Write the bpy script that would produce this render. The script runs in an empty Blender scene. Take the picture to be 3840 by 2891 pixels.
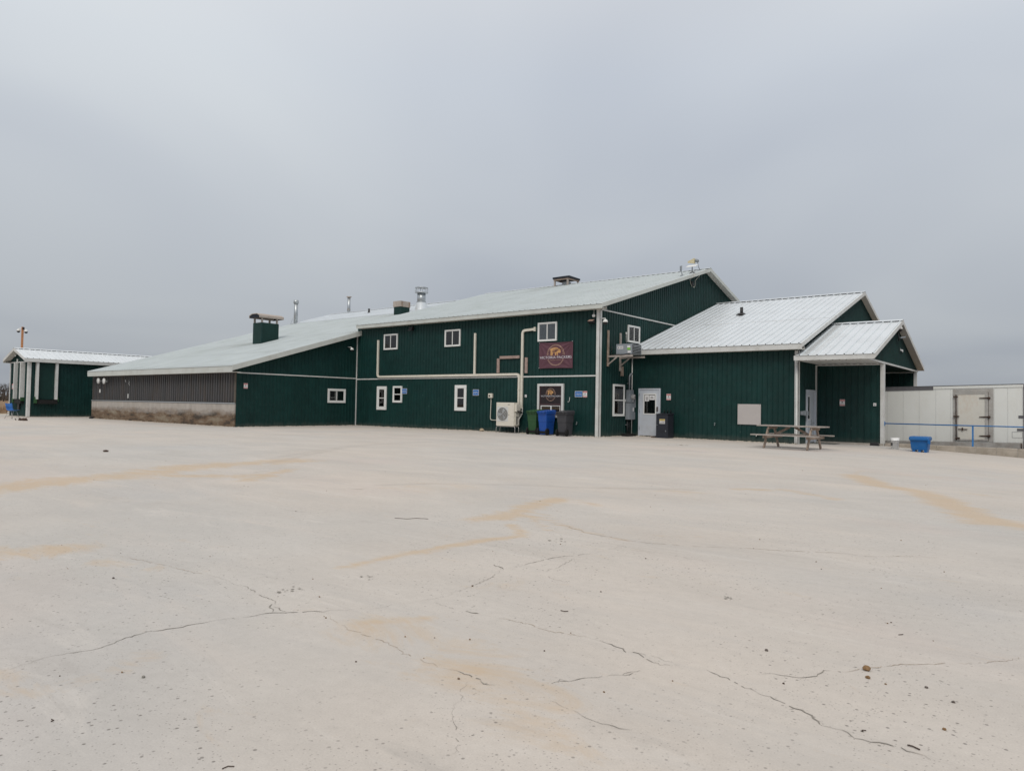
import bpy, math, random
import numpy as np
from mathutils import Vector, Matrix
random.seed(7)
R = math.radians
scene = bpy.context.scene
C = scene.collection

# ------------------------------------------------------------------ camera
H = 1.22
FPX, YAW, PITCH, ROLL = 2656.19, R(38.8316), R(1.61518), R(0.98208)
fw = Vector((-math.sin(YAW)*math.cos(PITCH), math.cos(YAW)*math.cos(PITCH), math.sin(PITCH)))
r0 = Vector((math.cos(YAW), math.sin(YAW), 0)); u0 = r0.cross(fw)
rt = r0*math.cos(ROLL) + u0*math.sin(ROLL); up = rt.cross(fw)
cam = bpy.data.cameras.new('camera'); camo = bpy.data.objects.new('camera', cam); C.objects.link(camo)
cam.sensor_width = 36; cam.lens = FPX/3840*36; cam.clip_start = .05; cam.clip_end = 6000
camo.matrix_world = Matrix(((rt.x, up.x, -fw.x, 0), (rt.y, up.y, -fw.y, 0), (rt.z, up.z, -fw.z, H), (0, 0, 0, 1)))
scene.camera = camo

# ------------------------------------------------------------------ world: overcast
SUN_EL, SUN_AZ = R(48), R(150)      # azimuth measured clockwise from +Y
w = bpy.data.worlds.new('World'); scene.world = w; w.use_nodes = True
nt = w.node_tree; nt.nodes.clear(); N = nt.nodes.new; L = nt.links.new
out = N('ShaderNodeOutputWorld'); bg = N('ShaderNodeBackground'); bg.inputs[1].default_value = .1
sky = N('ShaderNodeTexSky'); sky.sky_type = 'NISHITA'; sky.sun_disc = False
sky.sun_elevation = SUN_EL; sky.sun_rotation = SUN_AZ; sky.air_density = 1; sky.dust_density = 2
tc = N('ShaderNodeTexCoord'); sp = N('ShaderNodeSeparateXYZ'); L(tc.outputs['Generated'], sp.inputs[0])
def m(op, a, b=None, c=None, clamp=False):
    n = N('ShaderNodeMath'); n.operation = op; n.use_clamp = clamp
    for i, v in enumerate((a, b, c)):
        if v is None: continue
        if isinstance(v, (int, float)): n.inputs[i].default_value = v
        else: L(v, n.inputs[i])
    return n.outputs[0]
zc = m('MAXIMUM', sp.outputs[2], 0.0)
den = m('ADD', zc, .16)
cx = m('DIVIDE', sp.outputs[0], den); cy = m('DIVIDE', sp.outputs[1], den)
cmb = N('ShaderNodeCombineXYZ'); L(cx, cmb.inputs[0]); L(cy, cmb.inputs[1])
n1 = N('ShaderNodeTexNoise'); n1.inputs['Scale'].default_value = .55; n1.inputs['Detail'].default_value = 3.5; n1.inputs['Roughness'].default_value = .42
n1.inputs['Distortion'].default_value = .5
L(cmb.outputs[0], n1.inputs['Vector'])
lum = m('MULTIPLY_ADD', zc, .63, .392)                         # overcast: zenith brighter than horizon
var = m('MULTIPLY_ADD', n1.outputs['Fac'], .72, .665)
lum2 = m('MULTIPLY', lum, var)
lumw = m('MULTIPLY', lum2, 9.6)
cr = N('ShaderNodeValToRGB'); L(n1.outputs['Fac'], cr.inputs[0])
cr.color_ramp.elements[0].position = .3; cr.color_ramp.elements[0].color = (.905, .985, 1.12, 1)
cr.color_ramp.elements[1].position = .7; cr.color_ramp.elements[1].color = (.955, 1.01, 1.06, 1)
zr = N('ShaderNodeMapRange'); zr.inputs[1].default_value = .42; zr.inputs[2].default_value = .85; L(zc, zr.inputs[0])
zm = N('ShaderNodeMixRGB'); L(zr.outputs[0], zm.inputs[0]); L(cr.outputs[0], zm.inputs[1]); zm.inputs[2].default_value = (1.03, 1.0, .965, 1)
vm = N('ShaderNodeVectorMath'); vm.operation = 'SCALE'; L(zm.outputs[0], vm.inputs[0]); L(lumw, vm.inputs['Scale'])
mx = N('ShaderNodeMixRGB'); mx.inputs[0].default_value = .96
L(sky.outputs[0], mx.inputs[1]); L(vm.outputs[0], mx.inputs[2]); L(mx.outputs[0], bg.inputs[0]); L(bg.outputs[0], out.inputs[0])

sun = bpy.data.lights.new('sun', 'SUN'); so = bpy.data.objects.new('sun', sun); C.objects.link(so)
sun.energy = 1.35; sun.angle = R(24); sun.color = (1, .93, .84)
sd = Vector((math.sin(SUN_AZ)*math.cos(SUN_EL), math.cos(SUN_AZ)*math.cos(SUN_EL), math.sin(SUN_EL)))
so.rotation_euler = sd.to_track_quat('Z', 'Y').to_euler(); so.location = (0, 0, 30)
vs = scene.view_settings; vs.view_transform = 'Standard'; vs.look = 'None'; vs.exposure = 0; vs.gamma = 1; vs.use_curve_mapping = False
scene.cycles.pixel_filter_width = 1.0
scene.render.resolution_x = 1024; scene.render.resolution_y = 770

# ------------------------------------------------------------------ measuring helpers (photograph pixels -> places)
def ray(x, y): return fw*FPX + rt*(x-1920) - up*(y-1445.5)
def onY(x, y, Y): d = ray(x, y); return d*(Y/d.y) + Vector((0, 0, H))
def onX(x, y, X): d = ray(x, y); return d*(X/d.x) + Vector((0, 0, H))
def sst(a, b, t): t = min(1, max(0, (t-a)/(b-a))); return t*t*(3-2*t)
def gh(x, y):
    wy = sst(8, 24, y)
    f = 0
    if x > -15: f = -.005*(min(x, -6)+15)
    if x > -6: f -= .047*(min(x, 4)+6)
    return wy*f + .022*math.exp(-((x+21)/4)**2)*sst(18, 23, y)*(1-sst(26, 30, y))
def G(x, y):
    d = ray(x, y); z = 0
    for _ in range(6):
        t = (z-H)/d.z; p = d*t; z = gh(p.x, p.y)
    return Vector((p.x, p.y, z))
def onroof(x, y, Y0, z0, s):
    d = ray(x, y); t = (z0-H-s*Y0)/(d.z-s*d.y); return d*t + Vector((0, 0, H))

# ------------------------------------------------------------------ materials
def mat(name, col, rough=.6, metal=0, var=.12, scale=3, spec=.4, bump=0, bscale=40, dirt=None, dscale=1.2, damt=.3, stretch=(1, 1, 1), rnd=0):
    M = bpy.data.materials.new(name); M.use_nodes = True; t = M.node_tree; t.nodes.clear()
    n = t.nodes.new; l = t.links.new
    o = n('ShaderNodeOutputMaterial'); b = n('ShaderNodeBsdfPrincipled'); l(b.outputs[0], o.inputs[0])
    b.inputs['Roughness'].default_value = rough; b.inputs['Metallic'].default_value = metal
    b.inputs['Specular IOR Level'].default_value = spec
    g = n('ShaderNodeNewGeometry'); mp = n('ShaderNodeMapping'); mp.inputs['Scale'].default_value = stretch
    l(g.outputs['Position'], mp.inputs[0])
    no = n('ShaderNodeTexNoise'); no.inputs['Scale'].default_value = scale; no.inputs['Detail'].default_value = 6; no.inputs['Roughness'].default_value = .65
    l(mp.outputs[0], no.inputs['Vector'])
    mr = n('ShaderNodeMapRange'); mr.inputs[1].default_value = .25; mr.inputs[2].default_value = .75
    mr.inputs[3].default_value = 1-var; mr.inputs[4].default_value = 1+var; l(no.outputs['Fac'], mr.inputs[0])
    val = mr.outputs[0]
    if rnd:
        oi = n('ShaderNodeObjectInfo'); mr2 = n('ShaderNodeMapRange'); mr2.inputs[3].default_value = 1-rnd; mr2.inputs[4].default_value = 1+rnd
        l(oi.outputs['Random'], mr2.inputs[0]); mm = n('ShaderNodeMath'); mm.operation = 'MULTIPLY'
        l(val, mm.inputs[0]); l(mr2.outputs[0], mm.inputs[1]); val = mm.outputs[0]
    vm = n('ShaderNodeVectorMath'); vm.operation = 'SCALE'; vm.inputs[0].default_value = col; l(val, vm.inputs['Scale'])
    c = vm.outputs[0]
    if dirt:
        n2 = n('ShaderNodeTexNoise'); n2.inputs['Scale'].default_value = dscale; n2.inputs['Detail'].default_value = 8; n2.inputs['Roughness'].default_value = .7
        l(mp.outputs[0], n2.inputs['Vector'])
        m3 = n('ShaderNodeMapRange'); m3.inputs[1].default_value = .48; m3.inputs[2].default_value = .72; m3.inputs[4].default_value = damt; l(n2.outputs['Fac'], m3.inputs[0])
        mi = n('ShaderNodeMixRGB'); l(m3.outputs[0], mi.inputs[0]); l(c, mi.inputs[1]); mi.inputs[2].default_value = (*dirt, 1); c = mi.outputs[0]
    l(c, b.inputs['Base Color'])
    if bump:
        n3 = n('ShaderNodeTexNoise'); n3.inputs['Scale'].default_value = bscale; n3.inputs['Detail'].default_value = 4; l(mp.outputs[0], n3.inputs['Vector'])
        bu = n('ShaderNodeBump'); bu.inputs['Strength'].default_value = bump; bu.inputs['Distance'].default_value = .01
        l(n3.outputs['Fac'], bu.inputs['Height']); l(bu.outputs[0], b.inputs['Normal'])
    M['bsdf'] = 1
    return M
def bsdf(M): return next(x for x in M.node_tree.nodes if x.type == 'BSDF_PRINCIPLED')

GREEN = mat('green_steel', (.0055, .0325, .0300), .5, 0, .25, 2.2, .25, .05, 6, dirt=(.03, .05, .045), dscale=5, damt=.22, rnd=.08)
def dusty(M, zt, col, amt):
    t = M.node_tree; n = t.nodes.new; l = t.links.new; b = bsdf(M); src = b.inputs['Base Color'].links[0].from_socket
    g = n('ShaderNodeNewGeometry'); s = n('ShaderNodeSeparateXYZ'); l(g.outputs['Position'], s.inputs[0])
    no = n('ShaderNodeTexNoise'); no.inputs['Scale'].default_value = 3.5; no.inputs['Detail'].default_value = 9; no.inputs['Roughness'].default_value = .7; l(g.outputs['Position'], no.inputs['Vector'])
    a = n('ShaderNodeMath'); a.operation = 'MULTIPLY'; l(no.outputs['Fac'], a.inputs[0]); a.inputs[1].default_value = zt*2
    d = n('ShaderNodeMath'); d.operation = 'SUBTRACT'; l(a.outputs[0], d.inputs[0]); l(s.outputs[2], d.inputs[1])
    r = n('ShaderNodeMapRange'); r.inputs[1].default_value = 0; r.inputs[2].default_value = zt; r.inputs[4].default_value = amt; l(d.outputs[0], r.inputs[0])
    mi = n('ShaderNodeMixRGB'); l(r.outputs[0], mi.inputs[0]); l(src, mi.inputs[1]); mi.inputs[2].default_value = (*col, 1)
    # specks and scuffs
    v = n('ShaderNodeTexVoronoi'); v.inputs['Scale'].default_value = 2.6; l(g.outputs['Position'], v.inputs['Vector'])
    sx = n('ShaderNodeSeparateXYZ'); l(v.outputs['Color'], sx.inputs[0])
    th = n('ShaderNodeMath'); th.operation = 'MULTIPLY'; l(sx.outputs[0], th.inputs[0]); th.inputs[1].default_value = .085
    ls = n('ShaderNodeMath'); ls.operation = 'LESS_THAN'; l(v.outputs['Distance'], ls.inputs[0]); l(th.outputs[0], ls.inputs[1])
    k = n('ShaderNodeMath'); k.operation = 'MULTIPLY'; l(ls.outputs[0], k.inputs[0]); k.inputs[1].default_value = .28
    m2 = n('ShaderNodeMixRGB'); l(k.outputs[0], m2.inputs[0]); l(mi.outputs[0], m2.inputs[1]); m2.inputs[2].default_value = (.14, .2, .19, 1); l(m2.outputs[0], b.inputs['Base Color'])
dusty(GREEN, .22, (.16, .15, .13), .28)
GREENF = mat('green_panel', (.0065, .032, .028), .55, 0, .22, 2, .25)
WHITE = mat('white_trim', (.60, .61, .60), .5, 0, .07, 3, .4, dirt=(.30, .27, .22), dscale=2, damt=.35)
FASC = mat('cream_fascia', (.53, .555, .53), .5, 0, .06, 1.5, .4, dirt=(.33, .31, .26), dscale=1.4, damt=.4)
ROOFG = mat('pale_green_roof', (.605, .65, .655), .36, .2, .05, .7, .5, .04, 3, dirt=(.47, .52, .49), dscale=.9, damt=.45, rnd=.025)
ROOFW = mat('white_steel_roof', (.70, .74, .77), .33, .25, .05, .8, .5, .04, 3, dirt=(.5, .52, .52), dscale=1.1, damt=.35, rnd=.02)
SOFF = mat('soffit', (.55, .54, .50), .6, 0, .06)
VINYL = mat('white_vinyl', (.72, .73, .72), .4, 0, .04)
PVC = mat('cream_line_cover', (.66, .63, .55), .45, 0, .05, 2, .4, dirt=(.4, .37, .3), dscale=3, damt=.3)
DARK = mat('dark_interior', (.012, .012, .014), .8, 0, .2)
BLACKP = mat('black_plastic', (.018, .018, .02), .5, 0, .2, 8, .4, .1)
RUBBER = mat('black_rubber', (.012, .012, .012), .75, 0, .3, 9, .3, .3)
GALV = mat('galvanised', (.42, .45, .47), .38, .7, .15, 9, .5)
GREYM = mat('grey_enclosure', (.25, .28, .31), .5, .1, .08, 4, .4, dirt=(.18, .17, .16), dscale=4, damt=.3)
DOORP = mat('door_paint', (.52, .56, .62), .45, 0, .05, 2, .4, dirt=(.35, .34, .33), dscale=3, damt=.3)
WOOD = mat('weathered_wood', (.30, .235, .19), .85, 0, .35, 5, .2, .4, 60, dirt=(.42, .38, .33), dscale=3, damt=.6, stretch=(1, 1, 1))
WOODG = mat('grey_wood', (.36, .325, .30), .85, 0, .3, 6, .2, .4, 60, dirt=(.20, .16, .13), dscale=4, damt=.5)
PLY = mat('plywood_grey', (.42, .37, .33), .85, 0, .2, 4, .2, .2, 50, dirt=(.2, .16, .14), dscale=2, damt=.6)
SHING = mat('dark_shingle', (.022, .026, .035), .8, 0, .4, 10, .2, .5, 40)
CONC = mat('concrete_wall', (.40, .37, .33), .9, 0, .18, 3, .2, .4, 30, dirt=(.26, .23, .19), dscale=2, damt=.5)
BLOCK = mat('concrete_block', (.38, .34, .29), .9, 0, .2, 3, .2, .5, 30, dirt=(.2, .17, .13), dscale=2.5, damt=.7, rnd=.08)
TRAIL = mat('trailer_skin', (.71, .73, .71), .42, .05, .04, .9, .5, .05, 2, dirt=(.58, .55, .48), dscale=1.5, damt=.25, stretch=(1, 1, .5))
TRAILG = mat('trailer_rail', (.42, .41, .39), .5, .35, .2, 5, .5, dirt=(.2, .15, .11), dscale=3, damt=.5)
TRAILD = mat('trailer_dark_rail', (.13, .13, .14), .45, .3, .2, 4)
RUST = mat('rusty_iron', (.075, .050, .040), .8, .3, .4, 15, .3, .4)
BLUEP = mat('blue_rail_paint', (.035, .17, .42), .45, 0, .15, 6)
BLUEB = mat('blue_plastic', (.010, .070, .33), .45, 0, .1, 4, .4, dirt=(.06, .12, .3), dscale=6, damt=.3)
TOTE = mat('blue_tote_plastic', (.004, .105, .33), .42, 0, .1, 4, .4, dirt=(.05, .15, .3), dscale=5, damt=.4)
GRNB = mat('green_plastic', (.022, .078, .026), .5, 0, .12, 4, .4, dirt=(.06, .1, .05), dscale=6, damt=.3)
GRYB = mat('charcoal_plastic', (.045, .045, .052), .5, 0, .12, 4, .4, dirt=(.08, .08, .08), dscale=6, damt=.3)
BUCKET = mat('bucket_plastic', (.85, .86, .86), .4, 0, .04)
CABN = mat('dark_cabinet_paint', (.020, .023, .032), .5, 0, .12, 5)
SIGNB = mat('sign_blue', (.035, .15, .42), .45, 0, .06)
SIGNW = mat('sign_white', (.70, .70, .71), .45, 0, .04)
SIGNR = mat('sign_red', (.55, .17, .17), .5, 0, .1)
SIGNK = mat('sign_black', (.05, .05, .05), .5)
YELL = mat('sign_yellow', (.62, .47, .12), .5, 0, .08)
BANN = mat('banner_cloth', (.105, .045, .062), .62, 0, .08, 6, .35, .05)
GOLD = mat('logo_gold', (.52, .29, .12), .55, 0, .25, 14)
GOLDD = mat('logo_pale_gold', (.40, .26, .20), .6, 0, .15, 14)
LETT = mat('letter_silver', (.64, .63, .68), .5, 0, .05)
POST = mat('poster_black', (.018, .012, .014), .35)
MAROON = mat('maroon_frame', (.055, .028, .032), .5)
CURT = mat('curtain', (.33, .35, .42), .9, 0, .3, 6)
SKYREF = mat('painted_sky_reflection', (.13, .14, .155), .7, 0, .25, 2)  # grey sky reflection of the upper panes, painted on the sheet behind the glass
ORANGE = mat('orange_pole', (.48, .22, .10), .8, 0, .2, 8)
CHAIRB = mat('chair_blue', (.02, .13, .42), .45)
STEEL = mat('leg_steel', (.45, .45, .45), .35, .8, .1)
ROCK = mat('rock_brown', (.20, .125, .065), .85, 0, .5, 22, .2, .6, 50)
TWIG = mat('twig', (.07, .045, .035), .9, 0, .3, 30)
BARK = mat('bark', (.10, .085, .075), .9, 0, .3, 2)
CRACK = mat('crack_dark', (.25, .23, .205), .95, 0, .35, 12)
CRACKR = mat('crack_rust', (.40, .33, .26), .95, 0, .3, 12)
STUB = mat('stubble', (.26, .17, .10), .95, 0, .3, 1)
# old grey fluted siding
OLD = mat('old_grey_siding', (.070, .070, .073), .5, .2, .3, 2, .4, .1, 10, dirt=(.10, .07, .05), dscale=1.6, damt=.6, stretch=(1.5, 1.5, .25))
# stained concrete foundation: moss and rust creeping up from the ground with a ragged shape of its own
def stain_wall():
    M = mat('stained_foundation', (.40, .37, .34), .92, 0, .14, 3, .2, .4, 30, dirt=(.29, .26, .22), dscale=2, damt=.5, stretch=(1, 1, .4))
    t = M.node_tree; n = t.nodes.new; l = t.links.new; b = bsdf(M)
    src = b.inputs['Base Color'].links[0].from_socket
    g = n('ShaderNodeNewGeometry'); s = n('ShaderNodeSeparateXYZ'); l(g.outputs['Position'], s.inputs[0])
    mp = n('ShaderNodeMapping'); mp.inputs['Scale'].default_value = (.38, 1.2, 1.2); l(g.outputs['Position'], mp.inputs[0])
    no = n('ShaderNodeTexNoise'); no.inputs['Scale'].default_value = 1.9; no.inputs['Detail'].default_value = 9; no.inputs['Roughness'].default_value = .72; l(mp.outputs[0], no.inputs['Vector'])
    a = n('ShaderNodeMath'); a.operation = 'MULTIPLY_ADD'; l(no.outputs['Fac'], a.inputs[0]); a.inputs[1].default_value = .95; a.inputs[2].default_value = .27
    d = n('ShaderNodeMath'); d.operation = 'SUBTRACT'; l(a.outputs[0], d.inputs[0]); l(s.outputs[2], d.inputs[1])
    r = n('ShaderNodeMapRange'); r.inputs[1].default_value = -.06; r.inputs[2].default_value = .30; r.inputs[4].default_value = .92; l(d.outputs[0], r.inputs[0])
    n2 = n('ShaderNodeTexNoise'); n2.inputs['Scale'].default_value = 2.2; n2.inputs['Detail'].default_value = 10; n2.inputs['Roughness'].default_value = .72; l(mp.outputs[0], n2.inputs['Vector'])
    c = n('ShaderNodeValToRGB'); l(n2.outputs['Fac'], c.inputs[0])
    e = c.color_ramp.elements; e[0].position = .40; e[0].color = (.040, .029, .020, 1); e[1].position = .66; e[1].color = (.24, .20, .145, 1)
    k = c.color_ramp.elements.new(.5); k.color = (.14, .088, .052, 1)
    mi = n('ShaderNodeMixRGB'); l(r.outputs[0], mi.inputs[0]); l(src, mi.inputs[1]); l(c.outputs[0], mi.inputs[2]); l(mi.outputs[0], b.inputs['Base Color'])
    return M
STAINW = stain_wall()
def glass(name):
    M = bpy.data.materials.new(name); M.use_nodes = True; t = M.node_tree; t.nodes.clear(); n = t.nodes.new; l = t.links.new
    o = n('ShaderNodeOutputMaterial'); tr = n('ShaderNodeBsdfTransparent'); gl = n('ShaderNodeBsdfGlossy'); gl.inputs['Roughness'].default_value = .03
    tr.inputs[0].default_value = (.75, .78, .78, 1)
    fr = n('ShaderNodeFresnel'); fr.inputs[0].default_value = 1.55; mm = n('ShaderNodeMath'); mm.operation = 'MULTIPLY_ADD'; mm.inputs[1].default_value = 1.3; mm.inputs[2].default_value = .03
    l(fr.outputs[0], mm.inputs[0]); mi = n('ShaderNodeMixShader'); l(mm.outputs[0], mi.inputs[0]); l(tr.outputs[0], mi.inputs[1]); l(gl.outputs[0], mi.inputs[2]); l(mi.outputs[0], o.inputs[0])
    return M
GLASS = glass('window_glass')

# ------------------------------------------------------------------ mesh builder
class MB:
    def __init__(s): s.v = []; s.f = []; s.sm = []
    def add(s, vs, fs, smooth=False):
        b = len(s.v); s.v += [Vector(p) for p in vs]; s.f += [tuple(b+i for i in f) for f in fs]; s.sm += [smooth]*len(fs); return s
    def hexa(s, p):      # 8 corners: bottom 4 ccw, top 4 ccw
        return s.add(p, [(3, 2, 1, 0), (4, 5, 6, 7), (0, 1, 5, 4), (1, 2, 6, 5), (2, 3, 7, 6), (3, 0, 4, 7)])
    def box(s, a, b):
        x0, x1 = sorted((a[0], b[0])); y0, y1 = sorted((a[1], b[1])); z0, z1 = sorted((a[2], b[2]))
        return s.hexa([(x0, y0, z0), (x1, y0, z0), (x1, y1, z0), (x0, y1, z0), (x0, y0, z1), (x1, y0, z1), (x1, y1, z1), (x0, y1, z1)])
    def beam(s, a, b, w, h, upv=(0, 0, 1)):
        a, b = Vector(a), Vector(b); d = (b-a).normalized(); u = Vector(upv); sx = d.cross(u)
        if sx.length < 1e-4: sx = d.cross(Vector((0, 1, 0)))
        sx.normalize(); sz = sx.cross(d).normalized(); sx *= w/2; sz *= h/2
        return s.hexa([a-sx-sz, a+sx-sz, b+sx-sz, b-sx-sz, a-sx+sz, a+sx+sz, b+sx+sz, b-sx+sz])
    def tube(s, pts, r, n=8, cap=True):
        pts = [Vector(p) for p in pts]; rs = r if isinstance(r, (list, tuple)) else [r]*len(pts); vs = []; fs = []
        prev = None
        for i, p in enumerate(pts):
            d = (pts[min(i+1, len(pts)-1)]-pts[max(i-1, 0)]).normalized()
            if prev is None:
                a = d.cross(Vector((0, 0, 1)));
                if a.length < 1e-3: a = d.cross(Vector((1, 0, 0)))
            else: a = prev - d*prev.dot(d)
            a.normalize(); prev = a; b = d.cross(a)
            for k in range(n):
                t = 2*math.pi*k/n; vs.append(p+(a*math.cos(t)+b*math.sin(t))*rs[i])
        for i in range(len(pts)-1):
            for k in range(n):
                k2 = (k+1) % n; fs.append((i*n+k, i*n+k2, (i+1)*n+k2, (i+1)*n+k))
        s.add(vs, fs, True)
        if cap:
            b = len(s.v)-len(vs); s.f += [tuple(b+k for k in range(n))[::-1], tuple(b+(len(pts)-1)*n+k for k in range(n))]; s.sm += [False]*2
        return s
    def lathe(s, c, prof, n=16, axis='z'):
        c = Vector(c); vs = []; fs = []
        for (r, z) in prof:
            for k in range(n):
                t = 2*math.pi*k/n
                p = (r*math.cos(t), r*math.sin(t), z)
                if axis == 'y': p = (p[0], p[2], p[1])
                if axis == 'x': p = (p[2], p[0], p[1])
                vs.append(c+Vector(p))
        for i in range(len(prof)-1):
            for k in range(n):
                k2 = (k+1) % n; fs.append((i*n+k, i*n+k2, (i+1)*n+k2, (i+1)*n+k))
        return s.add(vs, fs, True)
    def ring(s, x0, x1, z0, z1, wd, y0, y1, T):   # rectangular frame in wall coords
        for a, b, c, d in ((x0, x1, z1-wd, z1), (x0, x1, z0, z0+wd), (x0, x0+wd, z0+wd, z1-wd), (x1-wd, x1, z0+wd, z1-wd)):
            s.wbox(a, b, y0, y1, c, d, T)
        return s
    def wbox(s, x0, x1, y0, y1, z0, z1, T):
        return s.hexa([T @ Vector(p) for p in ((x0, y0, z0), (x1, y0, z0), (x1, y1, z0), (x0, y1, z0), (x0, y0, z1), (x1, y0, z1), (x1, y1, z1), (x0, y1, z1))])
    def xf(s, M): s.v = [M @ p for p in s.v]; return s
    def mesh(s, name, center):
        me = bpy.data.meshes.new(name); me.from_pydata([tuple(p-center) for p in s.v], [], s.f)
        me.polygons.foreach_set('use_smooth', s.sm); me.update(); return me
WL = {}
def wl(o): return WL.get(o.name, Vector((0, 0, 0))) if o else Vector((0, 0, 0))
def ob(name, mb, m_, parent=None, bevel=0, kind=None, label=None):
    c = sum(mb.v, Vector())/len(mb.v)
    if parent is None: c = Vector((c.x, c.y, min(p.z for p in mb.v)))
    me = mb.mesh(name, c); me.materials.append(m_)
    o = bpy.data.objects.new(name, me); C.objects.link(o)
    o.location = c-wl(parent); o.parent = parent; WL[o.name] = c
    if bevel:
        b = o.modifiers.new('bevel', 'BEVEL'); b.width = bevel; b.segments = 2; b.limit_method = 'ANGLE'
    if kind: o['kind'] = kind
    if label: o['label'] = label
    return o
def thing(name, label, cat, loc, group=None):
    o = bpy.data.objects.new(name, None); C.objects.link(o); o.location = loc; o.empty_display_size = .3
    WL[o.name] = Vector(loc); o['label'] = label; o['category'] = cat
    if group: o['group'] = group
    return o
def tag(o, label, cat, group=None):
    o['label'] = label; o['category'] = cat
    if group: o['group'] = group
    return o
def wallT(x, y, a, z=0): return Matrix.Translation((x, y, z)) @ Matrix.Rotation(a, 4, 'Z')
_mc = {}
def inst(name, me, parent, loc, rot):
    o = bpy.data.objects.new(name, me); C.objects.link(o); o.parent = parent; o.location = Vector(loc)-wl(parent); o.rotation_euler = rot
    WL[o.name] = Vector(loc); return o
def rib_profile(wd, pitch, h, top, foot):
    pts = [(0, 0)]; x = pitch*.5-(top/2+foot)
    k = 0
    while True:
        x0 = k*pitch+pitch/2-(top/2+foot)
        if x0+top+2*foot > wd+1e-6: break
        pts += [(x0, 0), (x0+foot, h), (x0+foot+top, h), (x0+2*foot+top, 0)]; k += 1
    if pts[-1][0] < wd-1e-6: pts.append((wd, 0))
    return pts
def siding(parent, x, y, a, length, zb, zt, m_, pitch=.2, h=.0235, top=.022, foot=.010, pw=None, name='siding_panel'):
    """upright ribbed steel sheets from (x,y) along angle a; zt number or function of distance"""
    pw = pw or pitch*round(.92/pitch); s = 0; T = wallT(x, y, a)
    while s < length-1e-4:
        wd = min(pw, length-s); key = None
        flat = not callable(zt)
        if flat: key = (round(wd, 3), zb, zt, m_.name, pitch, h)
        if key in _mc: me = _mc[key]
        else:
            pr = rib_profile(wd, pitch, h, top, foot); vs = []; fs = []
            # break slopes at apex handled by dense profile
            for (px_, ph) in pr:
                t = zt if flat else zt(s+px_)
                vs += [(px_, -ph, 0), (px_, -ph, max(t-zb, .001))]
            for i in range(len(pr)-1): fs.append((2*i, 2*i+2, 2*i+3, 2*i+1))
            me = bpy.data.meshes.new(name); me.from_pydata(vs, [], fs); me.materials.append(m_); me.update()
            if key: _mc[key] = me
        p = T @ Vector((s, random.uniform(-.0015, .0015), zb))
        inst(name, me, parent, p, (0, 0, a)); s += wd
def roofside(parent, x, y, z, a, length, rise_len, slope, m_, pitch=.305, h=.03, y0=0, name='roof_panel', pw=.915):
    """sheets: eave corner (x,y,z), eave runs along angle a, slope rises to the left of it"""
    ang = math.atan(slope); s = 0; Tm = Matrix.Translation((x, y, z)) @ Matrix.Rotation(a, 4, 'Z') @ Matrix.Rotation(ang, 4, 'X')
    Lr = rise_len/math.cos(ang)
    while s < length-1e-4:
        wd = min(pw, length-s); key = ('r', round(wd, 3), round(Lr, 3), m_.name, pitch, y0, h)
        if key in _mc: me = _mc[key]
        else:
            pr = rib_profile(wd, pitch, h*1.12, .03, .007); vs = []; fs = []
            for (px_, ph) in pr: vs += [(px_, y0, ph), (px_, Lr, ph)]
            for i in range(len(pr)-1): fs.append((2*i, 2*i+2, 2*i+3, 2*i+1))
            me = bpy.data.meshes.new(name); me.from_pydata(vs, [], fs); me.materials.append(m_); me.update(); _mc[key] = me
        p = Tm @ Vector((s, 0, random.uniform(0, .002)))
        o = inst(name, me, parent, p, (0, 0, 0)); o.rotation_euler = (Tm.to_3x3().to_euler()); s += wd
def slab(mb, x0, x1, yz, th):     # sloped slab along X, yz: two points (y,z) of its top
    (ya, za), (yb, zb) = yz
    return mb.hexa([(x0, ya, za-th), (x1, ya, za-th), (x1, yb, zb-th), (x0, yb, zb-th), (x0, ya, za), (x1, ya, za), (x1, yb, zb), (x0, yb, zb)])
def slabY(mb, y0, y1, xz, th):
    (xa, za), (xb, zb) = xz
    return mb.hexa([(xa, y0, za-th), (xb, y0, zb-th), (xb, y1, zb-th), (xa, y1, za-th), (xa, y0, za), (xb, y0, zb), (xb, y1, zb), (xa, y1, za)])
def text_mb(body, size, T, extrude=.0008, align='CENTER', sx=1):
    cu = bpy.data.curves.new('t', 'FONT'); cu.body = body; cu.size = size; cu.extrude = extrude; cu.align_x = align; cu.align_y = 'CENTER'
    cu.resolution_u = 3
    o = bpy.data.objects.new('t', cu); C.objects.link(o); dg = bpy.context.evaluated_depsgraph_get(); dg.update()
    me = bpy.data.meshes.new_from_object(o.evaluated_get(dg)); mb = MB()
    mb.add([T(v.co.x*sx, v.co.y, v.co.z) for v in me.vertices], [tuple(p.vertices) for p in me.polygons])
    bpy.data.objects.remove(o); bpy.data.curves.remove(cu); bpy.data.meshes.remove(me)
    return mb

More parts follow.
